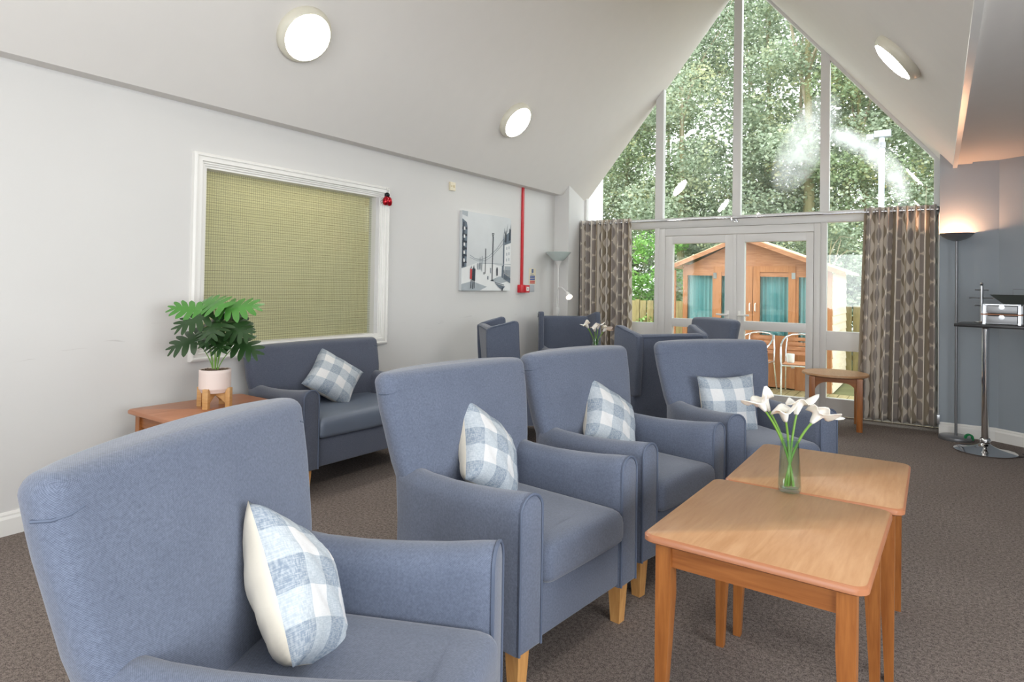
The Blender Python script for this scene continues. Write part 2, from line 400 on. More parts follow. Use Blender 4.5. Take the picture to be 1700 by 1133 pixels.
def loft(bm, rings, cap=True, mi=0):
    vr = [[bm.verts.new(p) for p in r] for r in rings]; n = len(vr[0]); fs = []
    for a, b in zip(vr, vr[1:]):
        for j in range(n): fs.append(bm.faces.new((a[j], a[(j + 1) % n], b[(j + 1) % n], b[j])))
    if cap: fs.append(bm.faces.new(list(reversed(vr[0])))); fs.append(bm.faces.new(vr[-1]))
    setmat(fs, mi); bmesh.ops.recalc_face_normals(bm, faces=fs)
def rrect(x0, x1, y0, y1, r, m=10, q=5):
    """ring of points of a rounded rectangle, long sides subdivided"""
    r = min(r, (x1 - x0) / 2 - 1e-4, (y1 - y0) / 2 - 1e-4); P = []
    cs = [((x1 - r, y0 + r), -PI / 2), ((x1 - r, y1 - r), 0), ((x0 + r, y1 - r), PI / 2), ((x0 + r, y0 + r), PI)]
    for i, ((cx_, cy_), a0) in enumerate(cs):
        for j in range(q + 1):
            a = a0 + PI / 2 * j / q; P.append((cx_ + r * math.cos(a), cy_ + r * math.sin(a)))
        (nx, ny), a1 = cs[(i + 1) % 4]; e = (nx + r * math.cos(a1), ny + r * math.sin(a1)); s_ = P[-1]
        for j in range(1, m): P.append((s_[0] + (e[0] - s_[0]) * j / m, s_[1] + (e[1] - s_[1]) * j / m))
    return P
def prism(bm, poly, axis, a, b, bev=0, seg=2, mi=0):
    """polygon of 2D points extruded along an axis ('x': (y,z), 'y': (x,z), 'z': (x,y))"""
    def P(p, v): return {'x': (v, p[0], p[1]), 'y': (p[0], v, p[1]), 'z': (p[0], p[1], v)}[axis]
    q = bmesh.new(); A_ = [q.verts.new(P(p, a)) for p in poly]; D_ = [q.verts.new(P(p, b)) for p in poly]; n = len(poly)
    q.faces.new(A_); q.faces.new(list(reversed(D_)))
    for i in range(n): q.faces.new((A_[i], D_[i], D_[(i + 1) % n], A_[(i + 1) % n]))
    bmesh.ops.recalc_face_normals(q, faces=list(q.faces)); setmat(q.faces, mi)
    if bev: bmesh.ops.bevel(q, geom=list(q.edges), offset=bev, segments=seg, profile=.6, affect='EDGES')
    merge(bm, q)
def lerp(a, b, t_): return a + (b - a) * t_
def interp(tab, z):
    if z <= tab[0][0]: return tab[0][1]
    for (a, va), (b, vb) in zip(tab, tab[1:]):
        if z <= b:
            s_ = (z - a) / (b - a); return lerp(va, vb, s_)
    return tab[-1][1]

# ------------------------------------------------------------------ setting
GY = 7.602
bm = B(); box(bm, -4.04, 2.6, -2.6, GY, -.06, 0); st(finish('floor', bm, M['carpet'], smooth=False), 'grey-brown short pile carpet')
bm = B(); box(bm, -4.2, -4.04, -2.6, 7.0, 0, .86); box(bm, -4.2, -4.04, -2.6, 7.0, 2.13, 2.7)
box(bm, -4.2, -4.04, -2.6, 2.30, .86, 2.13); box(bm, -4.2, -4.04, 3.90, 7.0, .86, 2.13)
st(finish('wall_left', bm, M['wall'], smooth=False), 'off-white painted wall')
bm = B(); prism(bm, [(-4.2, 6.986), (-3.835, 6.986), (-3.944, 7.66), (-4.2, 7.66)], 'z', 0, 2.60)
prism(bm, [(-3.944, 2.4), (-3.944, 2.56), (-3.835, 2.66), (-3.835, 2.4)], 'y', 6.99, 7.0)
st(finish('wall_pier', bm, M['wall'], smooth=False))
bm = B()
prism(bm, [(0.02, 7.26), (0.47, 7.26), (0.47, 7.66), (0.02, 7.66)], 'z', 0, 2.66)
st(finish('wall_right', bm, M['bluewall'], smooth=False), 'blue-grey painted wall')
bm = B(); prism(bm, [(0.47, 7.26), (2.5, 5.84), (2.6, 5.94), (0.5, 7.40)], 'z', 0, 2.66)
st(finish('wall_angled', bm, M['bluewall'], smooth=False), 'blue-grey wall turning towards the camera')
bm = B(); box(bm, 2.5, 2.6, -2.6, 5.9, 0, .75); box(bm, 2.5, 2.6, -2.6, 5.9, 2.25, 2.66); box(bm, 2.5, 2.6, -2.6, -1.5, .75, 2.25); box(bm, 2.5, 2.6, 2.1, 5.9, .75, 2.25)
st(finish('wall_side', bm, M['bluewall'], smooth=False))
bm = B(); box(bm, -4.2, -2.6, -2.7, -2.6, 0, 5.2); box(bm, .8, 2.6, -2.7, -2.6, 0, 5.2); box(bm, -2.6, .8, -2.7, -2.6, 0, .8); box(bm, -2.6, .8, -2.7, -2.6, 2.3, 5.2)
st(finish('wall_back', bm, M['wall'], smooth=False))
# vaulted ceiling
RX, RZ = -1.884, 5.01
bm = B(); prism(bm, [(-3.93, 2.49), (RX, RZ), (RX, RZ + .1), (-3.93, 2.62), (-4.2, 2.62), (-4.2, 2.49)], 'y', -2.7, GY + .06)
st(finish('ceiling_left', bm, M['ceiling'], smooth=False), 'white sloping ceiling')
bm = B(); prism(bm, [(.13, 2.53), (RX, RZ), (RX, RZ + .1), (.20, 2.66)], 'y', -2.7, GY + .06)
st(finish('ceiling_right', bm, M['ceiling'], smooth=False))
bm = B(); box(bm, .13, 2.6, -2.7, 7.66, 2.56, 2.66); box(bm, .155, .27, -2.7, 7.26, 2.545, 2.57)
st(finish('ceiling_flat', bm, M['ceiling'], smooth=False))
bm = B(); box(bm, .12, .155, -2.7, 7.26, 2.515, 2.57); st(finish('trim_1', bm, M['gloss_white'], smooth=False))
def skirting(name, pts, side=1):
    bm = B()
    prof = [(0, 0), (.018, 0), (.018, .085), (.012, .1), (.012, .108), (.006, .12), (0, .12)]
    rings = []
    for i, (x, y) in enumerate(pts):
        a = Vector(pts[max(i - 1, 0)]); b = Vector(pts[min(i + 1, len(pts) - 1)]); d = (b - a).normalized(); nrm = Vector((-d.y, d.x)) * side
        rings.append([(x + nrm.x * p, y + nrm.y * p, z + .001) for p, z in prof])
    loft(bm, rings); return st(finish(name, bm, M['gloss_white'], smooth=False), 'white skirting board')
skirting('baseboard_left', [(-4.04, -2.59), (-4.04, 6.98)], -1)
skirting('baseboard_pier', [(-4.03, 6.986), (-3.84, 6.986)], -1)
skirting('baseboard_right', [(.02, 7.26), (.25, 7.26), (.45, 7.258), (1.0, 6.89), (2.49, 5.85)], -1)

# interior window in the left wall
WY0, WY1, WZ0, WZ1 = 2.30, 3.95, .79, 2.16      # outer edge of the moulded frame
w1 = sempty('window_1', 'internal window with moulded white frame')
WY0, WY1, WZ0, WZ1 = 2.267, 4.04, .8165, 2.1887
def moulding(bm, x, y0, y1, z0, z1):
    prof = [(0, 0), (0, .03), (.012, .038), (.02, .038), (.024, .028), (.036, .03), (.052, .034), (.058, .022), (.066, .022), (.07, .016), (.08, .016), (.084, .008), (.096, .008), (.1, -.02), (.1, -.09)]
    rings = []
    for (cy_, cz_, sy, sz) in ((y0, z0, 1, 1), (y1, z0, -1, 1), (y1, z1, -1, -1), (y0, z1, 1, -1)):
        rings.append([bm.verts.new((x + h, cy_ + sy * d, cz_ + sz * d)) for d, h in prof])
    for i in range(4):
        a, b = rings[i], rings[(i + 1) % 4]
        for j in range(len(prof) - 1): bm.faces.new((a[j], a[j + 1], b[j + 1], b[j]))
    bmesh.ops.recalc_face_normals(bm, faces=list(bm.faces))
bm = B(); moulding(bm, -4.04, WY0, WY1, WZ0, WZ1); finish('window_frame', bm, M['gloss_white'], w1, ang=25)
bm = B(); box(bm, -4.092, -4.088, WY0 + .09, WY1 - .09, WZ0 + .09, WZ1 - .09); finish('pane', bm, M['wired'], w1, smooth=False)
bm = B(); box(bm, -4.125, -4.12, WY0 + .03, WY1 - .03, WZ0 + .02, WZ1 - .04)
tag(finish('window_blind', bm, M['blind'], smooth=False), 'closed khaki slatted blind behind the wired glass of the internal window', 'blind')
bm = B(); box(bm, -5.3, -5.2, 1.6, 4.7, 0, 2.6); box(bm, -5.3, -4.2, 1.5, 1.6, 0, 2.6); box(bm, -5.3, -4.2, 4.7, 4.8, 0, 2.6); box(bm, -5.3, -4.2, 1.5, 4.8, 2.6, 2.7); box(bm, -5.3, -4.2, 1.5, 4.8, -.1, 0); st(finish('wall_corridor', bm, M['wall'], smooth=False))

# gable glazing
w2 = sempty('window_2', 'glazed gable screen with white frames')
AX, AZ, SL = -1.957, 5.056, 1.232
F0, F1 = GY, GY + .07
def zl(x): return AZ - SL * abs(x - AX)
def fr(x0, x1, z0, z1, name, par=w2, y0=F0, y1=F1, bev=.006):
    bm = B(); box(bm, x0, x1, y0, y1, z0, z1, bev); return finish(name, bm, M['upvc'], par)
fr(-3.95, .05, 2.08, 2.205, 'transom')
for xc, x1_ in ((-2.945, -2.845), (-1.997, -1.907), (-1.065, -.975)):
    bm = B(); zt0, zt1 = zl(xc) + .05, zl(x1_) + .05
    if xc < AX < x1_: prism(bm, [(xc, 2.2), (x1_, 2.2), (x1_, zt1), (AX, AZ + .05), (xc, zt0)], 'y', F0 - .005, F1)
    else: prism(bm, [(xc, 2.2), (x1_, 2.2), (x1_, zt1), (xc, zt0)], 'y', F0 - .005, F1)
    finish('mullion', bm, M['upvc'], w2, smooth=False)
def slope_bar(xa, wd):
    bm = B(); prism(bm, [(xa, zl(xa)), (AX, AZ), (AX, AZ + wd), (xa, zl(xa) + wd)], 'y', F0 - .004, F1); finish('sloped_rail', bm, M['upvc'], w2, smooth=False)
slope_bar(-3.95, -.0 + .12); slope_bar(.05, .10)
fr(-3.96, -3.905, 0, 2.62, 'side_post'); fr(-.03, .05, 0, 2.68, 'side_post')
fr(-3.91, -2.945, .699, .904, 'panel_rail', bev=.003); fr(-.992, -.03, .699, .904, 'panel_rail', bev=.003)
fr(-3.91, -2.945, 0, .185, 'bottom_rail'); fr(-.992, -.03, 0, .185, 'bottom_rail')
fr(-2.945, -2.88, 0, 2.09, 'mullion'); fr(-1.057, -.992, 0, 2.09, 'mullion')
def pane(poly, par, m='gable_glass'):
    bm = B(); prism(bm, poly, 'y', GY + .035, GY + .04); return finish('pane', bm, M[m], par, smooth=False)
pane([(-3.905, 2.205), (-2.945, 2.205), (-2.945, zl(-2.945)), (-3.905, zl(-3.905))], w2)
pane([(-2.845, 2.205), (-1.997, 2.205), (-1.997, zl(-1.997)), (-2.845, zl(-2.845))], w2)
pane([(-1.907, 2.205), (-1.065, 2.205), (-1.065, zl(-1.065)), (-1.907, zl(-1.907))], w2)
pane([(-.975, 2.205), (-.03, 2.205), (-.03, zl(-.03)), (-.975, zl(-.975))], w2)
for x0, x1 in ((-3.905, -2.945), (-.992, -.03)):
    pane([(x0, .904), (x1, .904), (x1, 2.08), (x0, 2.08)], w2, 'glass'); pane([(x0, .185), (x1, .185), (x1, .699), (x0, .699)], w2, 'glass')
# french doors
d1 = sempty('door_1', 'white french doors to the garden')
bm = B(); box(bm, -2.88, -2.80, F0 - .02, F1, 0, 2.075, .005); box(bm, -1.118, -1.055, F0 - .02, F1, 0, 2.075, .005); box(bm, -2.80, -1.118, F0 - .02, F1, 1.985, 2.075, .005); box(bm, -2.80, -1.118, F0 - .02, F1, 0, .03, .003)
finish('door_frame', bm, M['upvc'], d1)
def leaf(x0, x1, g0, g1, hx, hdir):
    bm = B()
    y0, y1 = F0 - .03, F0 + .04
    box(bm, x0, g0, y0, y1, .03, 1.98, .006); box(bm, g1, x1, y0, y1, .03, 1.98, .006)
    box(bm, g0 - .01, g1 + .01, y0, y1, 1.886, 1.98, .006); box(bm, g0 - .01, g1 + .01, y0, y1, .873, .975, .006); box(bm, g0 - .01, g1 + .01, y0, y1, .03, .16, .006)
    o = finish('door_leaf', bm, M['upvc'], d1)
    pane([(g0, .975), (g1, .975), (g1, 1.886), (g0, 1.886)], o, 'glass'); pane([(g0, .16), (g1, .16), (g1, .873), (g0, .873)], o, 'glass')
    bm = B(); box(bm, hx - .014, hx + .014, y0 - .008, y0 + .002, .90, 1.09, .004)
    tube(bm, [(hx, y0, 1.04), (hx, y0 - .05, 1.04), (hx + hdir * .02, y0 - .056, 1.04), (hx + hdir * .12, y0 - .056, 1.045)], .011, 8)
    finish('door_handle', bm, M['gloss_white'], o)
    if hdir > 0:
        bm = B(); box(bm, hx - .004, hx + .004, y0 - .0095, y0 - .0075, .922, .948); finish('keyhole', bm, M['black'], o, smooth=False)
leaf(-2.796, -1.957, -2.70, -2.07, -2.03, -1); leaf(-1.953, -1.12, -1.845, -1.195, -1.90, 1)
bm = B(); box(bm, -1.975, -1.935, F0 - .04, F0 - .028, .03, 1.98, .003); finish('astragal', bm, M['upvc'], d1)
# unseen windows in the back and side walls, added to let the fill light in
w3 = sempty('window_added_back'); bm = B()
box(bm, -2.6, .8, -2.66, -2.6, .8, .86); box(bm, -2.6, .8, -2.66, -2.6, 2.24, 2.3)
for x in (-2.6, -1.48, -.36, .74): box(bm, x, x + .06, -2.66, -2.6, .86, 2.24)
finish('window_frame', bm, M['upvc'], w3, smooth=False)
w4 = sempty('window_added_side'); bm = B()
box(bm, 2.5, 2.56, -1.5, 2.1, .75, .81); box(bm, 2.5, 2.56, -1.5, 2.1, 2.19, 2.25)
for y in (-1.5, -.32, .86, 2.04): box(bm, 2.5, 2.56, y, y + .06, .81, 2.19)
finish('window_frame', bm, M['upvc'], w4, smooth=False)

# ------------------------------------------------------------------ armchairs
def arm_mesh(W, aw, s):
    xo = s * W / 2; xi = s * (W / 2 - aw); x0, x1 = min(xo, xi), max(xo, xi); xc = (x0 + x1) / 2; h = (x1 - x0) / 2
    def ring(y, top, ins=0):
        hh = h - ins; r = []
        zc = top - ins - h * .92
        pts = [(xc - hh, .165 + ins), (xc - hh, .30), (xc - hh, .45), (xc - hh, zc - .03)]
        for j in range(0, 13):
            a = PI - PI * j / 12; pts.append((xc + hh * math.cos(a), zc + (h * .92) * math.sin(a)))
        pts += [(xc + hh, zc - .03), (xc + hh, .45), (xc + hh, .30), (xc + hh, .165 + ins), (xc, .165 + ins)]
        return [(p[0], y, p[1]) for p in pts]
    prof = [(-.60, .650), (-.5, .640), (-.38, .639), (-.26, .645), (-.14, .655), (-.05, .667), (-.008, .671)]
    bm = B(); rings = [ring(-.625, .651, .02)] + [ring(y, z) for y, z in prof] + [ring(-.001, .671, .004), ring(.002, .671, .012)]
    loft(bm, rings)
    pp = [Vector(p) for p in ring(.0, .672, .003)]
    pp = pp[:-1]
    return bm, pp
def make_armchair(name, W, bw, ztop, fab, seatmat, rear=0):
    t = thing(name, '', 'armchair'); aw = .118; dx = bw / 2 - W / 2
    for s in (-1, 1):
        bm, pp = arm_mesh(W, aw, s); a = finish('arm', bm, fab, t, ang=50)
        bm = B(); tube(bm, [(p.x, .001, p.z) for p in pp], .0055, 6); finish('piping', bm, M['piping'], a)
    # back
    bm = B(); hw = lambda z: W / 2 + interp([(.16, -.014), (.6, -.010), (.66, dx * .15), (.74, dx * .45), (.84, dx * .8), (.92, dx * .97), (1.0, dx)], z * (1.0 / ztop) if ztop < .98 and z > .66 else z)
    yf = lambda z: interp([(.16, -.56), (.45, -.53), (.62, -.552), (.8, -.588), (1.02, -.632)], z)
    yr = lambda z: interp([(.16, -.69), (.6, -.715), (1.02, -.775)], z) + rear
    ys = lambda z: interp([(.16, -.60), (.6, -.632), (.8, -.668), (1.02, -.722)], z)
    rings = []; r0 = .042
    zs = [.165, .175, .3, .42, .5, .56, .6, .63, .66, .69, .73, .77, .81, .85, .89]; zs = [z for z in zs if z < ztop - r0 - .01] + [ztop - r0]
    def ring(z, ins, zz):
        x = hw(z) - ins; P = rrect(-x, x, ys(z) + ins, yf(z) - ins, .042 - ins * .7 if ins < .04 else .01, 14, 5)
        out = []; mid = (yf(z) + ys(z)) / 2
        for (px, py) in P:
            fr_ = max(0, 1 - (px / x) ** 2) ** .8
            if py > mid: py += fr_ * .018 * (1 if ins < .02 else .5)
            else: py += (yr(z) - ys(z)) * fr_ ** .7
            out.append((px, py, zz + fr_ * .008 * max(0, (zz - .6) / .4)))
        return out
    for z in zs: rings.append(ring(z, .012 if z < .17 else 0, z))
    for a in (15, 30, 45, 60, 72, 82): rings.append(ring(ztop - r0, r0 * (1 - math.cos(math.radians(a))), ztop - r0 + r0 * math.sin(math.radians(a))))
    loft(bm, rings); bk = finish('backrest', bm, fab, t, ang=60)
    for s in (-1, 1):      # dart seams at the top corners
        bm = B(); z1_ = ztop - .075; x_ = hw(z1_)
        tube(bm, [(s * (x_ - .055), yf(z1_) + .002, z1_ + .012), (s * (x_ - .03), yf(z1_) - .001, z1_ + .004), (s * (x_ - .008), yf(z1_) - .016, z1_), (s * (x_ + .001), yf(z1_) - .05, z1_ - .002)], .0035, 6)
        finish('dart_seam', bm, M['piping'], bk)
    bm = B(); h = W / 2 - aw + .004
    box(bm, -h, h, -.62, -.012, .172, .352, .012, 3); finish('seat_base', bm, fab, t)
    bm = B(); h = W / 2 - aw - .002; rings = []
    for z, i in ((.352, .03), (.356, .014), (.366, .004), (.38, 0), (.43, 0), (.452, .003), (.467, .011), (.477, .024), (.481, .045), (.483, .09)):
        R_ = rrect(-h + i, h - i, -.585 + i, .022 - i, .035, 12, 5)
        rings.append([(x, y + .006 * math.cos(x * 4), z + (.012 * (1 - (x / h) ** 2) if z > .45 else 0)) for x, y in R_])
    loft(bm, rings); finish('seat_cushion', bm, seatmat, t, ang=60)
    for sx, sy in ((-1, 1), (1, 1), (-1, -1), (1, -1)):
        bm = B(); x = sx * (W / 2 - .055); y = -.05 if sy > 0 else -.57; a, b = .030, .020
        loft(bm, [[(x + p * b - sx * 0, y + q * b + (0 if sy > 0 else -.03), 0) for p, q in ((-1, -1), (1, -1), (1, 1), (-1, 1))], [(x + p * a, y + q * a, .185) for p, q in ((-1, -1), (1, -1), (1, 1), (-1, 1))]])
        finish('leg', bm, M['oak_leg'], t, smooth=False)
    return t
GA = 'armchairs along the coffee tables'
proto = make_armchair('armchair', .744, .842, 1.004, M['fabric'], M['fabric'])
def place(o, x, y, r, label, cat, group=None):
    o.location = (x, y, 0); o.rotation_euler.z = r; return tag(o, label, cat, group)
place(proto, -.844, 1.099, -1.186, 'nearest blue-grey armchair, cut off by the bottom edge of the photo', 'armchair', GA)
place(copy_tree(proto), -1.056, 2.079, -1.686, 'blue-grey armchair beside the near coffee table, just behind the nearest armchair', 'armchair', GA)
place(copy_tree(proto), -.973, 2.954, -1.769, 'blue-grey armchair beside the far coffee table, third from the camera in the row', 'armchair', GA)
place(copy_tree(proto), -.702, 3.783, -2.239, 'blue-grey armchair at the far end of the coffee tables, turned towards the camera', 'armchair', GA)
o = make_armchair('armchair', .62, .67, 1.045, M['fabric_far'], M['fabric_far'])
place(o, -2.24, 5.86, math.radians(144), 'blue-grey flared-back armchair in front of the french doors, showing only its backrest', 'armchair')
o = make_armchair('loveseat', 1.147, 1.17, .9037, M['fabric_sofa'], M['vinyl'], .028)
place(o, -3.233, 3.139, -1.605, 'wide slate-blue two-seat sofa against the wall under the internal window', 'sofa')

# wing chairs
def make_wing():
    t = thing('wing_chair', '', 'armchair'); fab = M['fabric_far']
    bm = B(); rings = []
    hw = lambda z: interp([(.16, .325), (.66, .318), (.99, .288)], z); yf = lambda z: interp([(.16, -.56), (.45, -.54), (.66, -.58), (1.0, -.65)], z); yr = lambda z: interp([(.16, -.66), (.6, -.69), (1.0, -.735)], z)
    for z in (.165, .3, .45, .6, .66, .75, .85, .955): rings.append([(x, y, z) for x, y in rrect(-hw(z), hw(z), yr(z), yf(z), .025, 8, 4)])
    for a in (25, 50, 70, 85): 
        i = .032 * (1 - math.cos(math.radians(a))); rings.append([(x, y, .958 + .032 * math.sin(math.radians(a))) for x, y in rrect(-hw(.98) + i, hw(.98) - i, yr(.98) + i, yf(.98) - i, .02, 8, 4)])
    loft(bm, rings); finish('backrest', bm, fab, t, ang=50)
    bm = B(); tube(bm, [(-.3, -.735, .97), (0, -.738, .975), (.3, -.735, .97)], .004, 6); finish('piping', bm, M['piping'], t)
    for s in (-1, 1):
        bm = B()
        prof = [(-.715, .52), (-.735, .80), (-.74, .97), (-.70, .996), (-.60, 1.02), (-.51, 1.049), (-.475, 1.045), (-.465, 1.02), (-.455, .8), (-.44, .64), (-.42, .52)]
        q = bmesh.new(); prism(q, prof, 'x', -.03, .03, .02, 3)
        for v in q.verts:
            k = (v.co.y + .735) / .27; base = .262 + .05 * max(0, min(1, k)); v.co.x = s * (base + (v.co.x + .03))
        bmesh.ops.recalc_face_normals(q, faces=list(q.faces)); merge(bm, q); wg = finish('wing', bm, fab, t, ang=50)
        bm = B(); tube(bm, [(s * .324, -.73, .97), (s * .33, -.69, .992), (s * .352, -.6, 1.018), (s * .366, -.5, 1.045)], .004, 6); finish('piping', bm, M['piping'], wg)
        bm, pp = arm_mesh(.70, .105, s); a = finish('arm', bm, fab, t, ang=50)
        bm = B(); tube(bm, [(p.x, .001, p.z) for p in pp], .005, 6); finish('piping', bm, M['piping'], a)
    bm = B(); box(bm, -.25, .25, -.58, -.01, .17, .35, .012, 3); finish('seat_base', bm, fab, t)
    bm = B(); rings = []
    for z, i in ((.352, .02), (.36, .006), (.38, 0), (.44, 0), (.465, .01), (.478, .03), (.481, .07)): rings.append([(x, y, z) for x, y in rrect(-.243 + i, .243 - i, -.55 + i, .02 - i, .03, 8, 4)])
    loft(bm, rings); finish('seat_cushion', bm, fab, t, ang=60)
    for sx, sy in ((-1, 1), (1, 1), (-1, -1), (1, -1)):
        bm = B(); x = sx * .30; y = -.05 if sy > 0 else -.62; a, b = .028, .019
        loft(bm, [[(x + p * b, y + q * b, 0) for p, q in ((-1, -1), (1, -1), (1, 1), (-1, 1))], [(x + p * a, y + q * a, .185) for p, q in ((-1, -1), (1, -1), (1, 1), (-1, 1))]])
        finish('leg', bm, M['oak_leg'], t, smooth=False)
    return t
GW = 'wing chairs in the far corner'
wp = make_wing()
place(wp, -2.828, 5.054, -.806, 'blue wing chair by the left wall below the street painting, seen from its side', 'armchair', GW)
place(copy_tree(wp), -3.222, 6.196, -2.369, 'blue wing chair in the far left corner, facing the camera below the reading lamp', 'armchair', GW)
place(copy_tree(wp), -2.273, 5.19, .939, 'blue wing chair seen from behind, with its rear panel towards the camera', 'armchair', GW)

# ------------------------------------------------------------------ cushions
def make_pillow():
    bm = B(); uvl = bm.loops.layers.uv.new('UVMap'); N = 26; S = .35; T = .09
    rnd = random.Random(4); ph = [rnd.uniform(0, 6) for _ in range(6)]
    grids = []
    for side in (1, -1):
        g = []
        for i in range(N + 1):
            row = []
            for j in range(N + 1):
                u = 2 * i / N - 1; v = 2 * j / N - 1
                x = S / 2 * u * (1 - .10 * (1 - v * v)) * 1.09; z = S / 2 * v * (1 - .10 * (1 - u * u)) * 1.09
                tt = T * (max(0, (1 - abs(u) ** 2.6) * (1 - abs(v) ** 2.6))) ** .5 * (1 + .05 * math.sin(7 * u + ph[0]) + .05 * math.sin(6 * v + ph[1]) + .03 * math.sin(13 * (u + v) + ph[2]))
                row.append((x, side * tt, z, u, v))
            g.append(row)
        grids.append(g)
    fv = [[bm.verts.new(p[:3]) for p in row] for row in grids[0]]
    bv = [[fv[i][j] if i in (0, N) or j in (0, N) else bm.verts.new(grids[1][i][j][:3]) for j in range(N + 1)] for i in range(N + 1)]
    for vs, g, mi in ((fv, grids[0], 1), (bv, grids[1], 0)):
        for i in range(N):
            for j in range(N):
                idx = [(i, j), (i + 1, j), (i + 1, j + 1), (i, j + 1)]
                if mi == 0: pass
                else: idx.reverse()
                f = bm.faces.new([vs[a][b] for a, b in idx]); f.material_index = mi
                for lp, (a, b) in zip(f.loops, idx): lp[uvl].uv = ((g[a][b][3] + 1) / 2, (g[a][b][4] + 1) / 2)
    bmesh.ops.recalc_face_normals(bm, faces=list(bm.faces))
    return bm
pil0 = finish('cushion', make_pillow(), [M['gingham'], M['cream_cloth']], ang=180)
def pillow(o, x, label):
    rx, ry, rz = x[3:]
    m = Matrix.Rotation(rz, 4, 'Z') @ Matrix.Rotation(rx, 4, 'X') @ Matrix.Rotation(ry, 4, 'Y')
    o.matrix_world = Matrix.Translation(x[:3]) @ m
    o.location = x[:3]; o.rotation_euler = m.to_euler()
    tag(o, label, 'cushion', 'blue gingham cushions on the chairs')
pillow(pil0, (-1.30, 1.02, 0.588, -0.44, 0.668, 2.40), 'blue and white gingham cushion with cream back on the nearest armchair')
for x, lb in (((-1.575, 2.19, 0.635, -0.44, 0.66, 1.82), 'gingham cushion with cream edge on the armchair beside the near coffee table'),
              ((-1.455, 3.13, 0.635, -0.5, 0.62, 1.45), 'gingham cushion tipped against the far arm of the third armchair in the row'),
              ((-1.069, 4.011, 0.625, -0.16, -0.026, 0.766), 'gingham cushion standing upright on the armchair at the far end of the coffee tables'),
              ((-3.679, 3.164, 0.648, -0.642, 0.721, 1.441), 'gingham cushion set diagonally on the slate-blue two-seat sofa')):
    pillow(pil0 if lb is None else pil0.copy(), x, lb) if False else None
    o = pil0.copy(); C.objects.link(o); pillow(o, x, lb)

# ------------------------------------------------------------------ tables
def rect_table(top_mat, label, loc, rz, group=None, leg=None, w=.30, l=.35, h=.61):
    t = thing('coffee_table', label, 'table', loc, rz, group)
    bm = B(); rings = []
    for z, i in ((h - .025, .006), (h - .02, 0), (h - .006, 0), (h, .006)):
        rings.append([(x, y, z) for x, y in rrect(-w + i, w - i, -l + i, l - i, .035, 4, 6)])
    loft(bm, rings)
    for f in bm.faces:
        if abs(f.normal.z) < .95 : f.material_index = 1
    bm.normal_update()
    for f in bm.faces: f.material_index = 0 if f.normal.z > .95 else 1
    finish('tabletop', bm, [top_mat, M['beech_edge']], t, ang=50)
    a = w - .05; b = l - .06
    bm = B(); z0, z1 = h - .10, h - .024
    box(bm, -a, a, -b - .009, -b + .009, z0, z1); box(bm, -a, a, b - .009, b + .009, z0, z1); box(bm, -a - .009, -a + .009, -b, b, z0, z1); box(bm, a - .009, a + .009, -b, b, z0, z1)
    finish('apron', bm, M['orange_apron'], t, smooth=False)
    for sx in (-1, 1):
        for sy in (-1, 1):
            bm = B(); rings = []
            for z, k in ((0, .0135), (.12, .016), (.3, .021), (.42, .024), (.50, .0235), (h - .024, .0235)):
                ox = sx * (.0235 - k) * .9; oy = sy * (.0235 - k) * .9   # the taper is on the inner faces
                rings.append([(sx * (a - .004) + ox + p * k, sy * (b - .004) + oy + q * k, z) for p, q in ((-1, -1), (1, -1), (1, 1), (-1, 1))])
            loft(bm, rings); finish('leg', bm, M['orange_wood'], t, smooth=False)
    return t
GT = 'beech tables pushed together'
rect_table(M['beech'], 'beech coffee table nearest the camera', (-.428, 2.162, 0), math.radians(-1.5), GT)
rect_table(M['beech'], 'beech coffee table behind the near one, pushed up against it', (-.388, 2.8735, .0), math.radians(.2), GT)
t = rect_table(M['side_top'], 'warm brown side table in the left background carrying the potted plant', (-3.515, 2.135, 0), math.radians(-2), None)
t.name = 'side_table'
# round table by the french doors
t = thing('round_table', 'round wooden occasional table standing before the patterned curtain on the right', 'table', (-.84, 7.06, 0), math.radians(8))
bm = B(); lathe(bm, [(0, .505), (.29, .505), (.302, .511), (.302, .522), (.296, .53), (0, .53)], 48); finish('tabletop', bm, [M['beech']], t, ang=40)
for k in range(4):
    bm = B()
    a = .215; pts = []
    # arched rail between two legs
    prof = [(-a, .505), (a, .505), (a, .40)]
    for j in range(0, 9): q = PI / 2 * j / 8; prof.append((a - .035 - .09 * math.sin(q) - 0, .36 + .09 * (1 - math.cos(q)) * 1.0 + 0))
    prof = [(-a, .505), (a, .505), (a, .34), (a - .03, .34)] + [(a - .03 - .11 * (1 - math.cos(PI / 2 * j / 8)), .34 + .115 * math.sin(PI / 2 * j / 8)) for j in range(1, 9)] + [(-(a - .03 - .11 * (1 - math.cos(PI / 2 * j / 8))), .34 + .115 * math.sin(PI / 2 * j / 8)) for j in range(8, 0, -1)] + [(-a + .03, .34), (-a, .34)]
    prism(bm, prof, 'y', -.2125, -.1975)
    bmesh.ops.transform(bm, matrix=Matrix.Rotation(k * PI / 2, 4, 'Z'), verts=list(bm.verts)); finish('rail', bm, M['orange_apron'], t, smooth=False)
for sx in (-1, 1):
    for sy in (-1, 1):
        bm = B(); box(bm, sx * .205 - .026, sx * .205 + .026, sy * .205 - .026, sy * .205 + .026, 0, .504, .004); finish('leg', bm, M['orange_wood'], t)
# small table carrying the flowers in the far corner
t = rect_table(M['beech'], 'small wooden table hidden behind the chairs in the far corner, under a lily vase', (-2.92, 5.93, 0), math.radians(20), None, w=.2, l=.22)

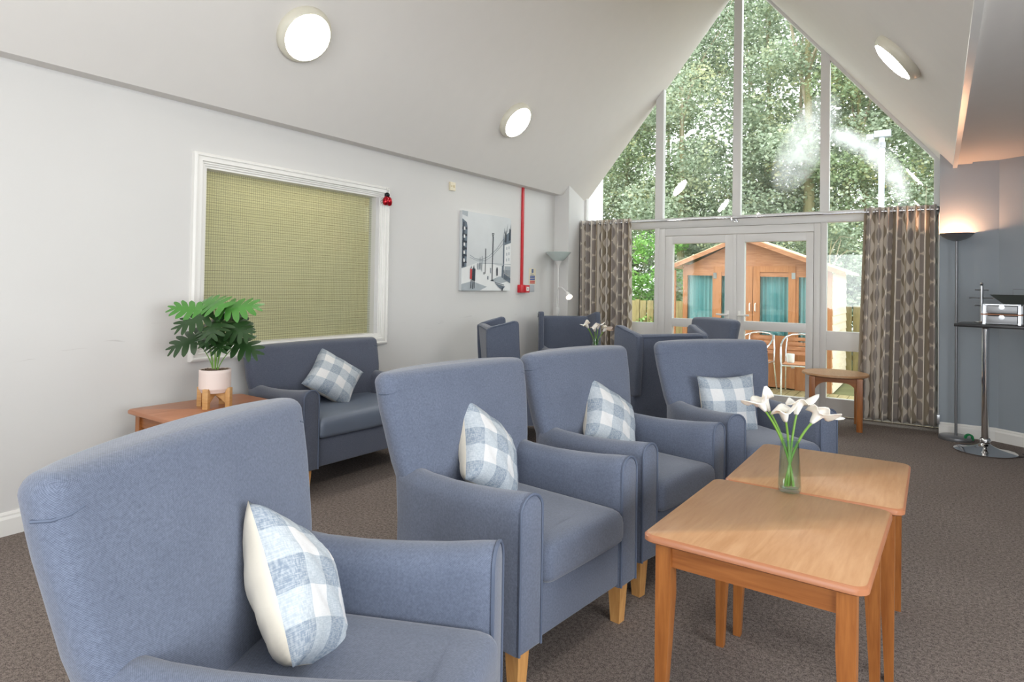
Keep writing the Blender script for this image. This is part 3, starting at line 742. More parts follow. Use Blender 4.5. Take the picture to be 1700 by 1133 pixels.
# ------------------------------------------------------------------ calla lilies
def lily_vase(label, loc, rz=0, sc=1.0, seed=0, flowers=None):
    t = thing('lily_vase', label, 'vase', loc, rz); t.scale = (sc, sc, sc)
    bm = B(); lathe(bm, [(0, .002), (.033, .002), (.036, .006), (.037, .02), (.034, .08), (.030, .14), (.0275, .172), (.0275, .176), (.0255, .176), (.028, .14), (.032, .08), (.0345, .022), (.030, .014), (0, .012)], 28); finish('glass', bm, M['vase'], t)
    for (dx, dy, h, ang, sw, tip) in flowers:
        st_ = B(); P0 = Vector((-dx * .18, -dy * .18, .018)); P1 = Vector((dx * .05, dy * .05, .16)); P2 = Vector((dx, dy, h)); pts = []
        for i in range(13):
            s_ = i / 12; pts.append(P0 * (1 - s_) ** 2 + P1 * 2 * s_ * (1 - s_) + P2 * s_ ** 2)
        tube(st_, pts, .0038, 8); so = finish('stem', st_, M['stem'], t)
        d = (pts[-1] - pts[-3]).normalized()
        b = B(); NR, NA = 12, 24; vs = []
        ca, sa = math.cos(ang), math.sin(ang)
        base = pts[-1]
        # local frame: d up; e the direction of the long tip
        e = Vector((ca, sa, 0)); e = (e - d * e.dot(d)).normalized(); f_ = d.cross(e)
        for i in range(NR + 1):
            s_ = i / NR; row = []
            for j in range(NA + 1):
                a = -PI * 1.04 + 2 * PI * 1.04 * j / NA
                tipf = max(0, math.cos(a)) ** 3
                r = .004 + .018 * s_ ** .8 + .026 * max(0, s_ - .55) ** 1.3 * 1.7 * (1 + sw * math.sin(2 * a + seed))
                hh = .070 * s_ - .030 * max(0, s_ - .6) ** 1.2 * 2.2 * (1 - tipf) + .012 * s_ * s_ * math.sin(3 * a + seed) - .012 * max(0, -math.cos(a)) * s_
                ext = .7 * tip * tipf * max(0, s_ - .5) ** 1.6 * 2.6
                off = .004 * (abs(a) / PI) if abs(a) > PI * .9 else 0
                p = base + d * (hh + ext * .25) + e * ((r + off) * math.cos(a) + ext) + f_ * ((r + off) * math.sin(a) * (1 - .5 * tipf * max(0, s_ - .6)))
                row.append(b.verts.new(p))
            vs.append(row)
        for i in range(NR):
            for j in range(NA): b.faces.new((vs[i][j], vs[i][j + 1], vs[i + 1][j + 1], vs[i + 1][j]))
        me_ = finish('petal', b, M['petal'], t, ang=180)
        md = me_.modifiers.new('thick', 'SOLIDIFY'); md.thickness = .0014
        b = B(); tube(b, [base + d * .004, base + d * .02 + e * .001, base + d * .036 + e * .003], [.003, .0035, .0015], 8); finish('spadix', b, M['spadix'], me_)
    return t
R_ = Vector((0.832, 0.555, 0)); Fv = Vector((-.555, .832, 0))
def fl(sx, sf, h, adir, sw, tip):
    v = R_ * sx + Fv * sf; dv = R_ * adir[0] + Fv * adir[1]
    return (v.x, v.y, h, math.atan2(dv.y, dv.x), sw, tip)
FL = [fl(-.082, .0, .268, (-.9, -.3), .25, .035), fl(-.055, .035, .262, (.2, -1), .3, .02), fl(-.022, -.02, .238, (.8, -.8), .35, .022),
      fl(.026, .01, .256, (1, .1), .2, .045), fl(.068, -.01, .232, (.6, -.9), .3, .03), fl(.09, .02, .236, (1, .2), .35, .07)]
lily_vase('glass vase of white calla lilies where the two beech coffee tables meet', (-.446, 2.512, .6105), 0, 1.08, 1, FL)
lily_vase('glass vase of white calla lilies in the far corner between the wing chairs', (-2.92, 5.93, .6105), .4, 1.15, 3, FL)

# ------------------------------------------------------------------ potted monstera
px_, py_ = -3.515, 2.14
t = thing('potted_monstera', 'artificial split-leaf plant in a pale ribbed pot on the side table', 'plant', (px_, py_, .6105 + .086), .3); t.scale = (1.17,) * 3
bm = B(); prof = [(0, .0), (.062, .0), (.066, .008), (.070, .016)]
for i in range(9):
    z = .02 + i * .008; prof += [(.0745, z), (.0738, z + .004)]
prof += [(.0745, .095), (.0745, .112), (.0715, .1145), (.069, .112), (.068, .1), (0, .1)]
lathe(bm, prof, 40); finish('pot', bm, M['ceramic'], t, ang=60)
bm = B(); lathe(bm, [(0, .109), (.03, .108), (.067, .104)], 24)
rnd = random.Random(2)
for i in range(70):
    a = rnd.uniform(0, 2 * PI); r = rnd.uniform(.01, .062); s_ = rnd.uniform(.003, .006)
    box(bm, -s_, s_, -s_ * 1.6, s_ * 1.6, -s_ * .6, s_ * .6, mat=Matrix.Translation((r * math.cos(a), r * math.sin(a), .109)) @ Matrix.Rotation(rnd.uniform(0, 6), 4, 'Z') @ Matrix.Rotation(rnd.uniform(-.5, .5), 4, 'X'))
finish('potting_bark', bm, M['soil'], t, smooth=False)
def monstera(bm, L, base, d, nrm, seed):
    """split leaf: lobes on both sides of the midrib"""
    r_ = random.Random(seed); d = d.normalized(); side = d.cross(nrm).normalized(); up = side.cross(d).normalized()
    def P(u, v):   # u along, v across (in leaf lengths)
        return base + d * (u * L) + side * (v * L) + up * (-.18 * L * (u - .3) ** 2 - .35 * L * v * v + .02 * L * math.sin(9 * u))
    N = 5
    for s in (-1, 1):
        for k in range(N + 1):
            u0 = -.08 + k * .185; wd = [.36, .47, .50, .44, .33, .16][k] * r_.uniform(.93, 1.05); sweep = [-.12, .02, .12, .2, .24, .2][k]; b0 = .085
            pts = [(u0, 0), (u0 + .155, 0)]
            row0 = [];
            for q in range(7):
                f = q / 6; half = (.084 + .032 * math.sin(PI * f)) * (1 if f < .85 else .55) * (1.25 if f < .3 else 1)
                uc = u0 + .078 + sweep * f; v_ = s * wd * f
                row0.append((bm.verts.new(P(uc - half * (1 - .1 * f), v_)), bm.verts.new(P(uc + half * .85, v_))))
            for a, b in zip(row0, row0[1:]):
                bm.faces.new((a[0], a[1], b[1], b[0]))
            tipv = bm.verts.new(P(u0 + .078 + sweep * 1.12, s * wd * 1.08)); bm.faces.new((row0[-1][0], row0[-1][1], tipv))
# leaves aimed by camera-right / camera-forward / up
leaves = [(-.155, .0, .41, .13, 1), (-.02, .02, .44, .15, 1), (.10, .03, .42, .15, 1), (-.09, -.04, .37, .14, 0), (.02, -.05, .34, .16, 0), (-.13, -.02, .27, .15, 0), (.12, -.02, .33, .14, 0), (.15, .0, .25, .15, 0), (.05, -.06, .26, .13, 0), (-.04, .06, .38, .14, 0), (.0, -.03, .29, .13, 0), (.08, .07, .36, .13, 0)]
iv = Matrix.Rotation(-.3, 4, 'Z')
for i, (a, b, h, L, lt) in enumerate(leaves):
    a *= .74; b *= .8; e = iv @ (R_ * a + Fv * b + Vector((0, 0, h)))
    P0 = iv @ (R_ * a * .12 + Fv * b * .12 + Vector((0, 0, .105))); P1 = Vector((P0.x * 1.4, P0.y * 1.4, h * .62))
    pts = [P0 * (1 - s_) ** 2 + P1 * 2 * s_ * (1 - s_) + e * s_ ** 2 for s_ in [k / 10 for k in range(11)]]
    bm = B(); tube(bm, pts, .0024, 6); so = finish('stem', bm, M['stem'], t)
    out = iv @ (R_ * a + Fv * b); out.z = 0; out = out.normalized() if out.length > .01 else Vector((1, 0, 0))
    d = out * (.8) + Vector((0, 0, -.35 if not lt else .12)) + (iv @ (Fv * -.25))
    nrm = (Vector((0, 0, .8)) + iv @ (Fv * -.75)).normalized()
    bm = B(); monstera(bm, L * 1.12, e - d.normalized() * L * .35, d, nrm, i)
    bmesh.ops.recalc_face_normals(bm, faces=list(bm.faces))
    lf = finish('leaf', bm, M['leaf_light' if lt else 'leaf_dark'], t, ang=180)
t = thing('plant_stand', 'small bamboo cross stand under the pale pot', 'stand', (px_, py_, .6105), .5); t.scale = (1.17,) * 3
for k in range(4):
    a = k * PI / 2; bm = B()
    box(bm, .062, .086, -.014, .014, 0, .098, .002); finish('leg', bm, M['bamboo'], t); bpy.data.objects[-1] if False else None
    C.objects[-1].rotation_euler.z = a if C.objects[-1].name.startswith('leg') else 0
bm = B()
for k in range(2):
    prof = [(-.062, .070), (.062, .070), (.062, .02)] + [(.062 - .0 - .062 * j / 6, .02 + .036 * math.sin(PI / 2 * j / 6)) for j in range(1, 7)] + [(-.062 * j / 6, .02 + .036 * math.sin(PI / 2 * (1 - j / 6))) for j in range(1, 7)]
    q = B(); prism(q, prof, 'y', -.009, .009); bmesh.ops.transform(q, matrix=Matrix.Rotation(k * PI / 2, 4, 'Z'), verts=list(q.verts)); merge(bm, q)
finish('cross_brace', bm, M['bamboo'], t, smooth=False)

# ------------------------------------------------------------------ ceiling lights
def bulkhead(label, loc, nrm, R0=.19):
    t = thing('ceiling_light', label, 'ceiling light', loc, 0, 'round bulkhead lights on the sloping ceiling')
    q = Vector((0, 0, 1)).rotation_difference(Vector(nrm)); t.rotation_mode = 'QUATERNION'; t.rotation_quaternion = q
    bm = B(); lathe(bm, [(0, 0), (R0, 0), (R0 + .003, .01), (R0, .03), (R0 - .012, .05), (R0 - .028, .06), (R0 - .034, .056), (R0 - .034, .045), (0, .045)], 48); finish('rim', bm, M['lamp_rim'], t, ang=40)
    bm = B(); lathe(bm, [(R0 - .034, .05), (R0 - .037, .062), (R0 - .06, .072), (R0 - .1, .078), (0, .08)], 40); finish('diffuser', bm, M['lamp_glow'], t)
nl = Vector((1.2317, 0, -1)).normalized(); nr = Vector((-1.2317, 0, -1)).normalized()
zc_l = lambda x: 2.49 + (x + 3.93) * (RZ - 2.49) / (RX + 3.93); zc_r = lambda x: 2.53 + (.13 - x) * (RZ - 2.53) / (.13 - RX)
bulkhead('lit round ceiling light high on the left slope, nearest the camera', (-3.515, 2.71, zc_l(-3.515)), nl)
bulkhead('lit round ceiling light on the left slope above the painting', (-3.515, 5.25, zc_l(-3.515)), nl)
bulkhead('lit round ceiling light on the right slope beside the gable window', (-.215, 5.03, zc_r(-.215)), nr)
bulkhead('lit round ceiling light added as fill on the left slope behind the camera', (-3.515, .15, zc_l(-3.515)), nl)  # this lamp and the next two are unseen, added as back fill
bulkhead('lit round ceiling light added as fill on the right slope above the camera', (-.215, 1.3, zc_r(-.215)), nr)
bulkhead('lit round ceiling light added as fill on the right slope behind the camera', (-.215, -1.3, zc_r(-.215)), nr)

# ------------------------------------------------------------------ things on the left wall
t = thing('canvas_print', 'grey canvas painting of a snowy street with lamp posts on the left wall', 'picture', (-4.04, 5.06, 1.285))
W_, H_ = .885, .815
bm = B(); box(bm, .001, .035, 0, W_, 0, H_, .002); finish('canvas', bm, basic('pale_grey_canvas', 'cfd3d5', .7, var=.08, vs=4, bump=.2, bs=120), t)
PM = [basic('paint_dark', '2d3540', .7, var=.2, vs=30), basic('paint_mid', '66727e', .7, var=.25, vs=25), basic('paint_pale', 'e3e5e5', .7, var=.05, vs=10), basic('paint_red', 'c03a3e', .7), basic('paint_grey', 'a7afb5', .7, var=.15, vs=14)]
bm = B(); lay = [0]
def pq(poly, mi):
    lay[0] += 1; x = .0352 + lay[0] * .00006
    f = bm.faces.new([bm.verts.new((x, p[0] * W_, p[1] * H_)) for p in poly]); f.material_index = mi
pq([(0, 0), (1, 0), (1, .30), (.55, .36), (.3, .36), (0, .27)], 2)
pq([(.0, .0), (.35, 0), (.5, .05), (.2, .12), (0, .08)], 4)
pq([(.55, .13), (.8, .10), (1, .14), (1, .2), (.75, .19)], 4)
pq([(.0, .28), (.09, .30), (.10, .8), (.085, .86), (.0, .9)], 1)
pq([(.0, .95), (.10, .93), (.105, 1), (0, 1)], 4)
for k in range(6): pq([(.005, .34 + k * .085), (.095, .345 + k * .085), (.09, .37 + k * .085), (.01, .375 + k * .085)], 0)
pq([(.01, .3), (.05, .3), (.04, .86), (.02, .86)], 0)
for k in range(5): pq([(.03, .36 + k * .1), (.06, .36 + k * .1), (.055, .40 + k * .1), (.03, .40 + k * .1)], 2)
pq([(.83, .34), (.86, .34), (.865, .66), (.845, .80), (.83, .66)], 1)
pq([(.86, .34), (1, .34), (1, .70), (.86, .66)], 2)
pq([(.86, .62), (1, .66), (1, .86), (.955, .80), (.92, .78), (.87, .74)], 1); pq([(.87, .66), (.90, .66), (.90, .78), (.885, .83), (.87, .78)], 0); pq([(.95, .68), (.99, .70), (.99, .84), (.965, .86)], 0)
pq([(.90, .80), (.915, .80), (.925, .92)], 1); pq([(.845, .78), (.86, .78), (.852, .86)], 1); pq([(.985, .84), (1, .84), (.995, .93)], 1)
for k in range(3): pq([(.90, .40 + k * .08), (.92, .40 + k * .08), (.92, .44 + k * .08), (.90, .44 + k * .08)], 4); pq([(.95, .41 + k * .08), (.97, .41 + k * .08), (.97, .45 + k * .08), (.95, .45 + k * .08)], 4)
pq([(.80, .18), (.84, .17), (.85, .34), (.81, .34)], 1); pq([(.85, .16), (1, .10), (1, .17), (.86, .23)], 1); pq([(.86, .24), (1, .20), (1, .33), (.87, .33)], 4)
for k in range(6): x0 = .85 + k * .025; pq([(x0, .15), (x0 + .008, .15), (x0 + .008, .28), (x0, .28)], 0)
def strk(pts, w_, mi):
    for (a, b), (c_, d_) in zip(pts, pts[1:]):
        dx, dy = c_ - a, d_ - b; l_ = math.hypot(dx, dy) or 1; nx, ny = -dy / l_ * w_, dx / l_ * w_
        pq([(a + nx, b + ny), (a - nx, b - ny), (c_ - nx, d_ - ny), (c_ + nx, d_ + ny)], mi)
strk([(.15, .45), (.25, .41), (.38, .40), (.52, .45), (.68, .55), (.83, .70)], .0025, 1); strk([(.15, .42), (.3, .38), (.45, .39), (.6, .46), (.83, .64)], .002, 1)
strk([(.33, .355), (.7, .36), (1, .36)], .004, 4)
strk([(.60, .14), (.605, .45), (.612, .72)], .008, 0); strk([(.58, .135), (.63, .135)], .008, 0); strk([(.585, .76), (.605, .72), (.63, .76), (.585, .76)], .004, 0)
strk([(.455, .22), (.462, .55)], .005, 0); strk([(.385, .25), (.388, .45)], .003, 1); strk([(.345, .28), (.348, .43)], .0025, 1)
for x0, w_ in ((.30, .012), (.33, .01), (.36, .012)): pq([(x0, .27), (x0 + w_, .27), (x0 + w_, .36), (x0, .35)], 1)
pq([(.195, .13), (.255, .12), (.26, .28), (.20, .28)], 0); pq([(.155, .15), (.19, .14), (.195, .27), (.16, .28)], 3)
strk([(.175, .03), (.18, .14)], .005, 0); strk([(.21, .02), (.215, .12)], .006, 0); strk([(.24, .03), (.24, .12)], .005, 0); pq([(.165, .28), (.185, .28), (.18, .32)], 0); pq([(.215, .28), (.24, .28), (.23, .33)], 0)
pq([(.69, .20), (.715, .20), (.715, .29), (.70, .32), (.685, .29)], 0); pq([(.56, .23), (.575, .23), (.575, .30), (.56, .30)], 1); pq([(.50, .15), (.52, .14), (.52, .19), (.50, .19)], 1); pq([(.42, .21), (.435, .21), (.435, .24), (.42, .24)], 0)
pq([(.66, .10), (.75, .08), (.88, .055), (.85, .03), (.80, .02), (.76, .035)], 1); pq([(.80, .0), (.83, 0), (.84, .05), (.81, .04)], 0); strk([(.66, .11), (.86, .075)], .006, 1)
finish('painted_street', bm, PM, t, smooth=False)

bm = B(); box(bm, .0, .022, 0, .034, 0, 1.18, .003)
tag(finish('cable_trunking', bm, M['red'], loc=(-4.04, 6.205, 1.345)), 'red vertical cable trunking running down the left wall', 'trunking')
t = thing('fire_call_point', 'red fire alarm call point at the foot of the red trunking', 'fire alarm', (-4.04, 6.15, 1.262))
bm = B(); box(bm, 0, .05, 0, .085, 0, .09, .004); finish('box', bm, M['red'], t)
bm = B(); box(bm, .0, .058, .087, .175, 0, .088, .004); pt = finish('face_plate', bm, M['red'], t)
bm = B(); box(bm, .058, .060, .103, .158, .02, .068); finish('window', bm, M['gloss_white'], pt, smooth=False)
bm = B(); box(bm, .060, .0605, .118, .143, .040, .048); finish('mark', bm, M['black'], pt, smooth=False)
bm = B(); box(bm, 0, .02, 0, .05, 0, .075, .003); tag(finish('key_switch', bm, M['cream'], loc=(-4.04, 6.335, 1.268)), 'small cream switch plate right of the fire call point', 'switch')
t = thing('fire_action_notice', 'cream fire action notice with blue and red rows right of the red trunking', 'sign', (-4.04, 6.395, 1.365))
bm = B(); box(bm, 0, .003, 0, .15, 0, .185); finish('board', bm, M['cream'], t, smooth=False)
bm = B(); box(bm, .003, .0036, .055, .095, .135, .178); box(bm, .003, .0036, .02, .13, .085, .098); box(bm, .003, .0036, .02, .13, .066, .080); box(bm, .003, .0036, .02, .13, .047, .061); finish('blue_rows', bm, basic('sign_blue', '28509a', .4), t, smooth=False)
bm = B(); box(bm, .003, .0036, .02, .13, .026, .040); box(bm, .003, .0036, .02, .13, .006, .020); finish('red_rows', bm, M['red'], t, smooth=False)
bm = B()
for k in range(3): box(bm, .003, .0036, .03, .12 - .02 * k, .104 + k * .009, .108 + k * .009)
box(bm, .0036, .004, .068, .082, .142, .172)
finish('text_rows', bm, basic('sign_grey', '8b8f94', .5), t, smooth=False)
bm = B(); box(bm, 0, .004, 0, .115, 0, .085, .001); tag(finish('grey_plate', bm, basic('grey_label', 'b5bac0', .5), loc=(-4.04, 6.40, 1.27)), 'blank grey plate on the wall under the fire notice', 'sign')
t = thing('wall_sensor', 'small square cream sensor high on the left wall above the painting', 'sensor', (-4.04, 4.878, 2.282))
bm = B(); box(bm, 0, .022, 0, .085, 0, .085, .006); finish('cover', bm, M['cream'], t)
bm = B(); tube(bm, [(.022, .02, .0425), (.0235, .02, .0425)], .008, 12); box(bm, .022, .0235, .045, .066, .03, .055); finish('vent', bm, basic('pale_vent', 'c8b78e', .5), t, smooth=False)
# ladybird ornament
t = thing('ladybird_ornament', 'shiny red metal ladybird on the top right corner of the internal window frame', 'ornament', (-3.995, 3.975, 2.085), 0)
lm = basic('shiny_red_metal', 'b01022', .18, metal=.55); bk = basic('shiny_black_metal', '17181c', .2, metal=.3)
for s in (-1, 1):
    bm = B(); bmesh.ops.create_uvsphere(bm, u_segments=20, v_segments=12, radius=1)
    bmesh.ops.transform(bm, matrix=Matrix.Translation((.018, s * .020, -.022)) @ Matrix.Rotation(s * .25, 4, 'X') @ Matrix.Diagonal((.026, .027, .042, 1)), verts=list(bm.verts)); finish('wing_case', bm, lm, t)
bm = B(); bmesh.ops.create_uvsphere(bm, u_segments=18, v_segments=10, radius=1); bmesh.ops.transform(bm, matrix=Matrix.Translation((.014, 0, .030)) @ Matrix.Diagonal((.020, .026, .022, 1)), verts=list(bm.verts)); finish('head', bm, bk, t)
bm = B(); bmesh.ops.create_uvsphere(bm, u_segments=14, v_segments=8, radius=1); bmesh.ops.transform(bm, matrix=Matrix.Translation((.008, 0, -.02)) @ Matrix.Diagonal((.015, .022, .040, 1)), verts=list(bm.verts)); finish('body', bm, bk, t)
for s in (-1, 1):
    bm = B(); tube(bm, [(.018, s * .006, .048), (.02, s * .007, .075), (.02, s * .015, .092)], .0012, 6); finish('antenna', bm, bk, t)
    for k in range(3):
        bm = B(); z = .0 - k * .022; tube(bm, [(.01, s * .035, z), (.012, s * .058, z + .004), (.004, s * .066, z - .012)], .0013, 5); finish('leg', bm, bk, t)

# ------------------------------------------------------------------ lamps
def lerp3(a, b, n): return [tuple(a[i] + (b[i] - a[i]) * k / n for i in range(3)) for k in range(n + 1)]
t = thing('floor_lamp', 'white floor lamp with pale glass bowl and reading arm in the left corner', 'lamp', (-3.86, 6.78, 0))
bm = B(); lathe(bm, [(0, 0), (.125, 0), (.13, .008), (.12, .018), (.02, .026), (0, .026)], 32); finish('base', bm, M['white_lamp'], t)
bm = B(); tube(bm, [(0, 0, .02), (0, 0, 1.58)], .0095, 10); lathe(bm, [(.01, 1.55), (.012, 1.58), (.045, 1.655), (0, 1.655)], 24); finish('pole', bm, M['white_lamp'], t)
bm = B(); lathe(bm, [(0, 1.655), (.06, 1.656), (.085, 1.675), (.115, 1.71), (.15, 1.752), (.155, 1.76), (.15, 1.762), (.11, 1.715), (.08, 1.685), (0, 1.668)], 36); finish('lamp_shade', bm, M['opal'], t)
bm = B(); P = [Vector((0, -.01, 1.06)), Vector((.0, -.03, 1.15)), Vector((.02, -.06, 1.28)), Vector((.06, -.08, 1.33)), Vector((.12, -.12, 1.33)), Vector((.19, -.16, 1.29)), Vector((.235, -.19, 1.265))]
tube(bm, P, .006, 8); box(bm, -.016, .016, -.022, .01, 1.0, 1.08, .004); am = finish('reading_arm', bm, M['white_lamp'], t)
hd = Matrix.Translation((.235, -.19, 1.265)) @ Vector((0, 0, 1)).rotation_difference(Vector((.62, -.45, -.64)).normalized()).to_matrix().to_4x4()
bm = B(); lathe(bm, [(0, -.012), (.016, -.01), (.022, .01), (.030, .045), (.042, .075), (.040, .077), (.027, .046), (0, .03)], 24, mat=hd); finish('spot_shade', bm, M['white_lamp'], am)
bm = B(); lathe(bm, [(0, .058), (.026, .056)], 20, mat=hd); finish('bulb', bm, emit('lit_reading_bulb', (1, .8, .6), 9), am)
# grey uplighter, lit
t = thing('floor_lamp', 'lit grey uplighter floor lamp against the blue-grey wall by the right curtain', 'lamp', (.15, 7.12, 0))
bm = B(); lathe(bm, [(0, 0), (.135, 0), (.138, .01), (.135, .026), (.12, .034), (0, .036)], 40); finish('base', bm, M['grey_metal'], t)
bm = B(); tube(bm, [(0, 0, .03), (0, 0, 1.82)], .0115, 12); finish('pole', bm, M['grey_metal'], t)
bm = B(); lathe(bm, [(0, 1.815), (.02, 1.817), (.07, 1.835), (.11, 1.858), (.136, 1.885), (.134, 1.887), (.105, 1.864), (.065, 1.846), (0, 1.836)], 40); finish('lamp_shade', bm, M['grey_metal'], t)
bm = B(); tube(bm, [(-.055, 0, 1.858), (.055, 0, 1.858)], .006, 10); finish('bulb', bm, emit('lit_halogen_tube', (1, .50, .27), 520), t)

# ------------------------------------------------------------------ bar table and what is on it
t = thing('bar_table', 'tall black-topped bar table with chrome pedestal at the right edge', 'table', (.345, 6.72, 0))
bm = B(); prof = [(0, 0), (.20, 0), (.222, .004), (.222, .009), (.20, .014), (.15, .022), (.10, .034), (.06, .052), (.036, .07), (.03, .08), (0, .08)]
lathe(bm, prof, 56); finish('base', bm, M['chrome'], t, ang=60)
bm = B(); lathe(bm, [(.034, .075), (.042, .09), (.042, .10), (.034, .115)], 28); finish('collar', bm, M['chrome'], t)
bm = B(); lathe(bm, [(.027, .1), (.027, 1.04), (.06, 1.055), (.12, 1.06), (0, 1.06)], 28); finish('column', bm, M['chrome'], t, ang=40)
bm = B(); box(bm, -.19, .62, -.27, .24, 1.06, 1.085, .004); finish('tabletop', bm, M['black'], t)
t.rotation_euler.z = math.radians(-8)
TZ = 1.0852
t = thing('mug_tree', 'silver mug tree with short pegs on the bar table', 'mug tree', (.325, 6.88, TZ))
bm = B(); lathe(bm, [(0, 0), (.055, 0), (.057, .006), (.05, .012), (0, .013)], 28); finish('base', bm, M['steel'], t)
bm = B(); tube(bm, [(0, 0, .01), (0, 0, .32)], .013, 14); finish('pole', bm, M['steel'], t)
bm = B(); lathe(bm, [(0, .322), (.012, .325), (.015, .338), (.01, .35), (0, .353)], 18); finish('finial', bm, M['chrome'], t)
for z, a0 in ((.285, .6), (.215, .2), (.15, .6)):
    for s in (0, PI):
        a = a0 + s; L_ = .085 if z == .215 else .055; bm = B(); tube(bm, [(0, 0, z), (L_ * math.cos(a), L_ * math.sin(a), z)], .0045, 8); lathe(bm, [(0, -.008), (.008, 0), (0, .008)], 10, c=(L_ * math.cos(a), L_ * math.sin(a), z)); finish('peg', bm, M['steel'], t)
def drawer_unit(label, loc, rz):
    t = thing('desk_drawer_unit', label, 'storage box', loc, rz, 'mesh drawer units on the bar table')
    bm = B()
    for x in (0, .232):
        box(bm, x, x + .018, 0, .012, 0, .165); box(bm, x, x + .018, .2, .212, 0, .165); box(bm, x, x + .018, 0, .212, .156, .165)
    box(bm, 0, .25, 0, .212, .160, .168); box(bm, 0, .25, .2, .212, .0, .004); finish('frame', bm, M['steel'], t, smooth=False)
    bm = B(); box(bm, -.012, .262, -.006, .212, .078, .087); finish('shelf', bm, M['orange_apron'], t, smooth=False)
    for z in (.012, .095):
        bm = B(); box(bm, .024, .226, .004, .2, z, z + .058, .002); dr = finish('drawer', bm, basic('grey_mesh_drawer', '9c9da0', .4, metal=.7), t)
        bm = B(); lathe(bm, [(0, 0), (.018, .001), (.02, .003), (0, .004)], 20, c=(.125, .004, z + .048), mat=Matrix.Rotation(PI / 2, 4, 'X')); finish('finger_cut', bm, M['steel'], dr)
    return t
drawer_unit('left silver mesh two-drawer unit with orange wooden shelf on the bar table', (.318, 6.58, TZ), math.radians(-8))
drawer_unit('right silver mesh two-drawer unit cut off by the right edge of the photo', (.602, 6.541, TZ), math.radians(-8))
t = thing('paper_tray', 'dark slanted paper tray on top of the drawer units', 'tray', (.46, 6.64, TZ + .1685), math.radians(-8))
bm = B(); loft(bm, [[(0, 0, 0), (.3, 0, 0), (.3, .16, 0), (0, .16, 0)], [(-.09, -.03, .078), (.39, -.03, .078), (.39, .19, .078), (-.09, .19, .078)], [(-.082, -.024, .078), (.382, -.024, .078), (.382, .184, .078), (-.082, .184, .078)], [(.006, .004, .006), (.294, .004, .006), (.294, .156, .006), (.006, .156, .006)]]); finish('body', bm, basic('dark_green_grey_plastic', '3d423f', .35), t, smooth=False)
bm = B(); tube(bm, [(.05, .19, .06), (.05, .19, .125), (.34, .19, .125), (.34, .19, .06)], .0022, 6); finish('wire_handle', bm, M['grey_metal'], t)
bm = B(); box(bm, -.05, .35, .0, .17, .058, .072); finish('papers', bm, basic('bluish_papers', '4a5f80', .6, var=.4, vs=12), t, smooth=False)
bm = B(); lathe(bm, [(.022, -.012), (.036, -.012), (.037, 0), (.036, .012), (.022, .012), (.022, -.012)], 28, mat=Matrix.Rotation(PI / 2, 4, 'X'))
tag(finish('tape_roll', bm, [basic('green_plastic', '1f8a4f', .4)], loc=(.245, 7.06, .0378), rz=.4), 'green tape roll standing on the carpet between the two lamp bases', 'tape roll')
bm = B(); tube(bm, [(.60, 6.80, .004), (.72, 6.74, .006), (.80, 6.70, .005), (.95, 6.68, .005), (1.1, 6.6, .005)], .004, 6); tube(bm, [(.56, 6.66, .004), (.66, 6.70, .012), (.78, 6.62, .005), (1.0, 6.55, .005)], .004, 6)
tag(finish('floor_cable', bm, M['black']), 'black cable lying on the carpet at the right edge', 'cable')

# ------------------------------------------------------------------ curtains
def curtain(label, x0, x1, z0, z1, y, nf, seed, flare=0):
    t = thing('curtain', label, 'curtain', (0, 0, 0), 0, 'patterned curtains at the french doors')
    rnd = random.Random(seed); NX, NZ = nf * 14, 46; cloth = (x1 - x0) * 2.6
    phs = [rnd.uniform(-.5, .5) for _ in range(nf + 1)]; amp = [rnd.uniform(.75, 1.15) for _ in range(nf + 1)]
    bm = B(); uvl = bm.loops.layers.uv.new('UVMap'); vs = []
    for k in range(NZ + 1):
        v = k / NZ; z = z1 + (z0 - z1) * v; row = []
        for i in range(NX + 1):
            u = i / NX; c_ = u * nf; j = int(min(c_, nf - 1)); fa = c_ - j
            ph = 2 * PI * c_ + v * (phs[j] * (1 - fa) + phs[min(j + 1, nf)] * fa) * 1.6
            am = (amp[j] * (1 - fa) + amp[min(j + 1, nf)] * fa) * (.050 + .018 * v)
            sharp = math.sin(ph) + .22 * math.sin(2 * ph + 1.0 + 2 * v) * v
            xx = x0 - flare * v + (x1 - x0 + flare * v) * u + .012 * math.sin(2 * ph) + .01 * v * math.sin(5 * u + seed)
            row.append(bm.verts.new((xx, y + am * sharp, z + (.006 * math.sin(ph) if k == NZ else 0))))
        vs.append(row)
    for k in range(NZ):
        for i in range(NX):
            f = bm.faces.new((vs[k][i], vs[k + 1][i], vs[k + 1][i + 1], vs[k][i + 1]))
            for lp, (a, b) in zip(f.loops, ((i, k), (i, k + 1), (i + 1, k + 1), (i + 1, k))):
                lp[uvl].uv = (a / NX * cloth, (1 - b / NZ) * (z1 - z0))
    o = finish('cloth', bm, M['curtain'], t, ang=180)
    md = o.modifiers.new('thick', 'SOLIDIFY'); md.thickness = .004
    for j in range(nf * 2):
        xx = x0 + (x1 - x0) * (j + .5) / (nf * 2) * 1.0
        bm = B(); tube(bm, [(xx, y + .026 * math.cos(a), z1 - .045 + .026 * math.sin(a)) for a in [2 * PI * q / 16 for q in range(16)]], .0035, 6, closed=True); finish('eyelet', bm, M['chrome'], t)
    return t
curtain('left patterned taupe curtain in the corner beside the reading lamp', -3.93, -3.19, .06, 2.205, 7.44, 10, 3, -.03)
curtain('right patterned taupe curtain behind the round table', -.62, .0, .05, 2.195, 7.40, 8, 8, .06)
t = thing('curtain_pole', 'chrome curtain pole across the transom above the french doors', 'curtain pole', (0, 0, 0))
bm = B(); tube(bm, [(-3.97, 7.44, 2.16), (-1.96, 7.42, 2.155), (.01, 7.40, 2.15)], .0125, 12); finish('pole', bm, M['chrome'], t)
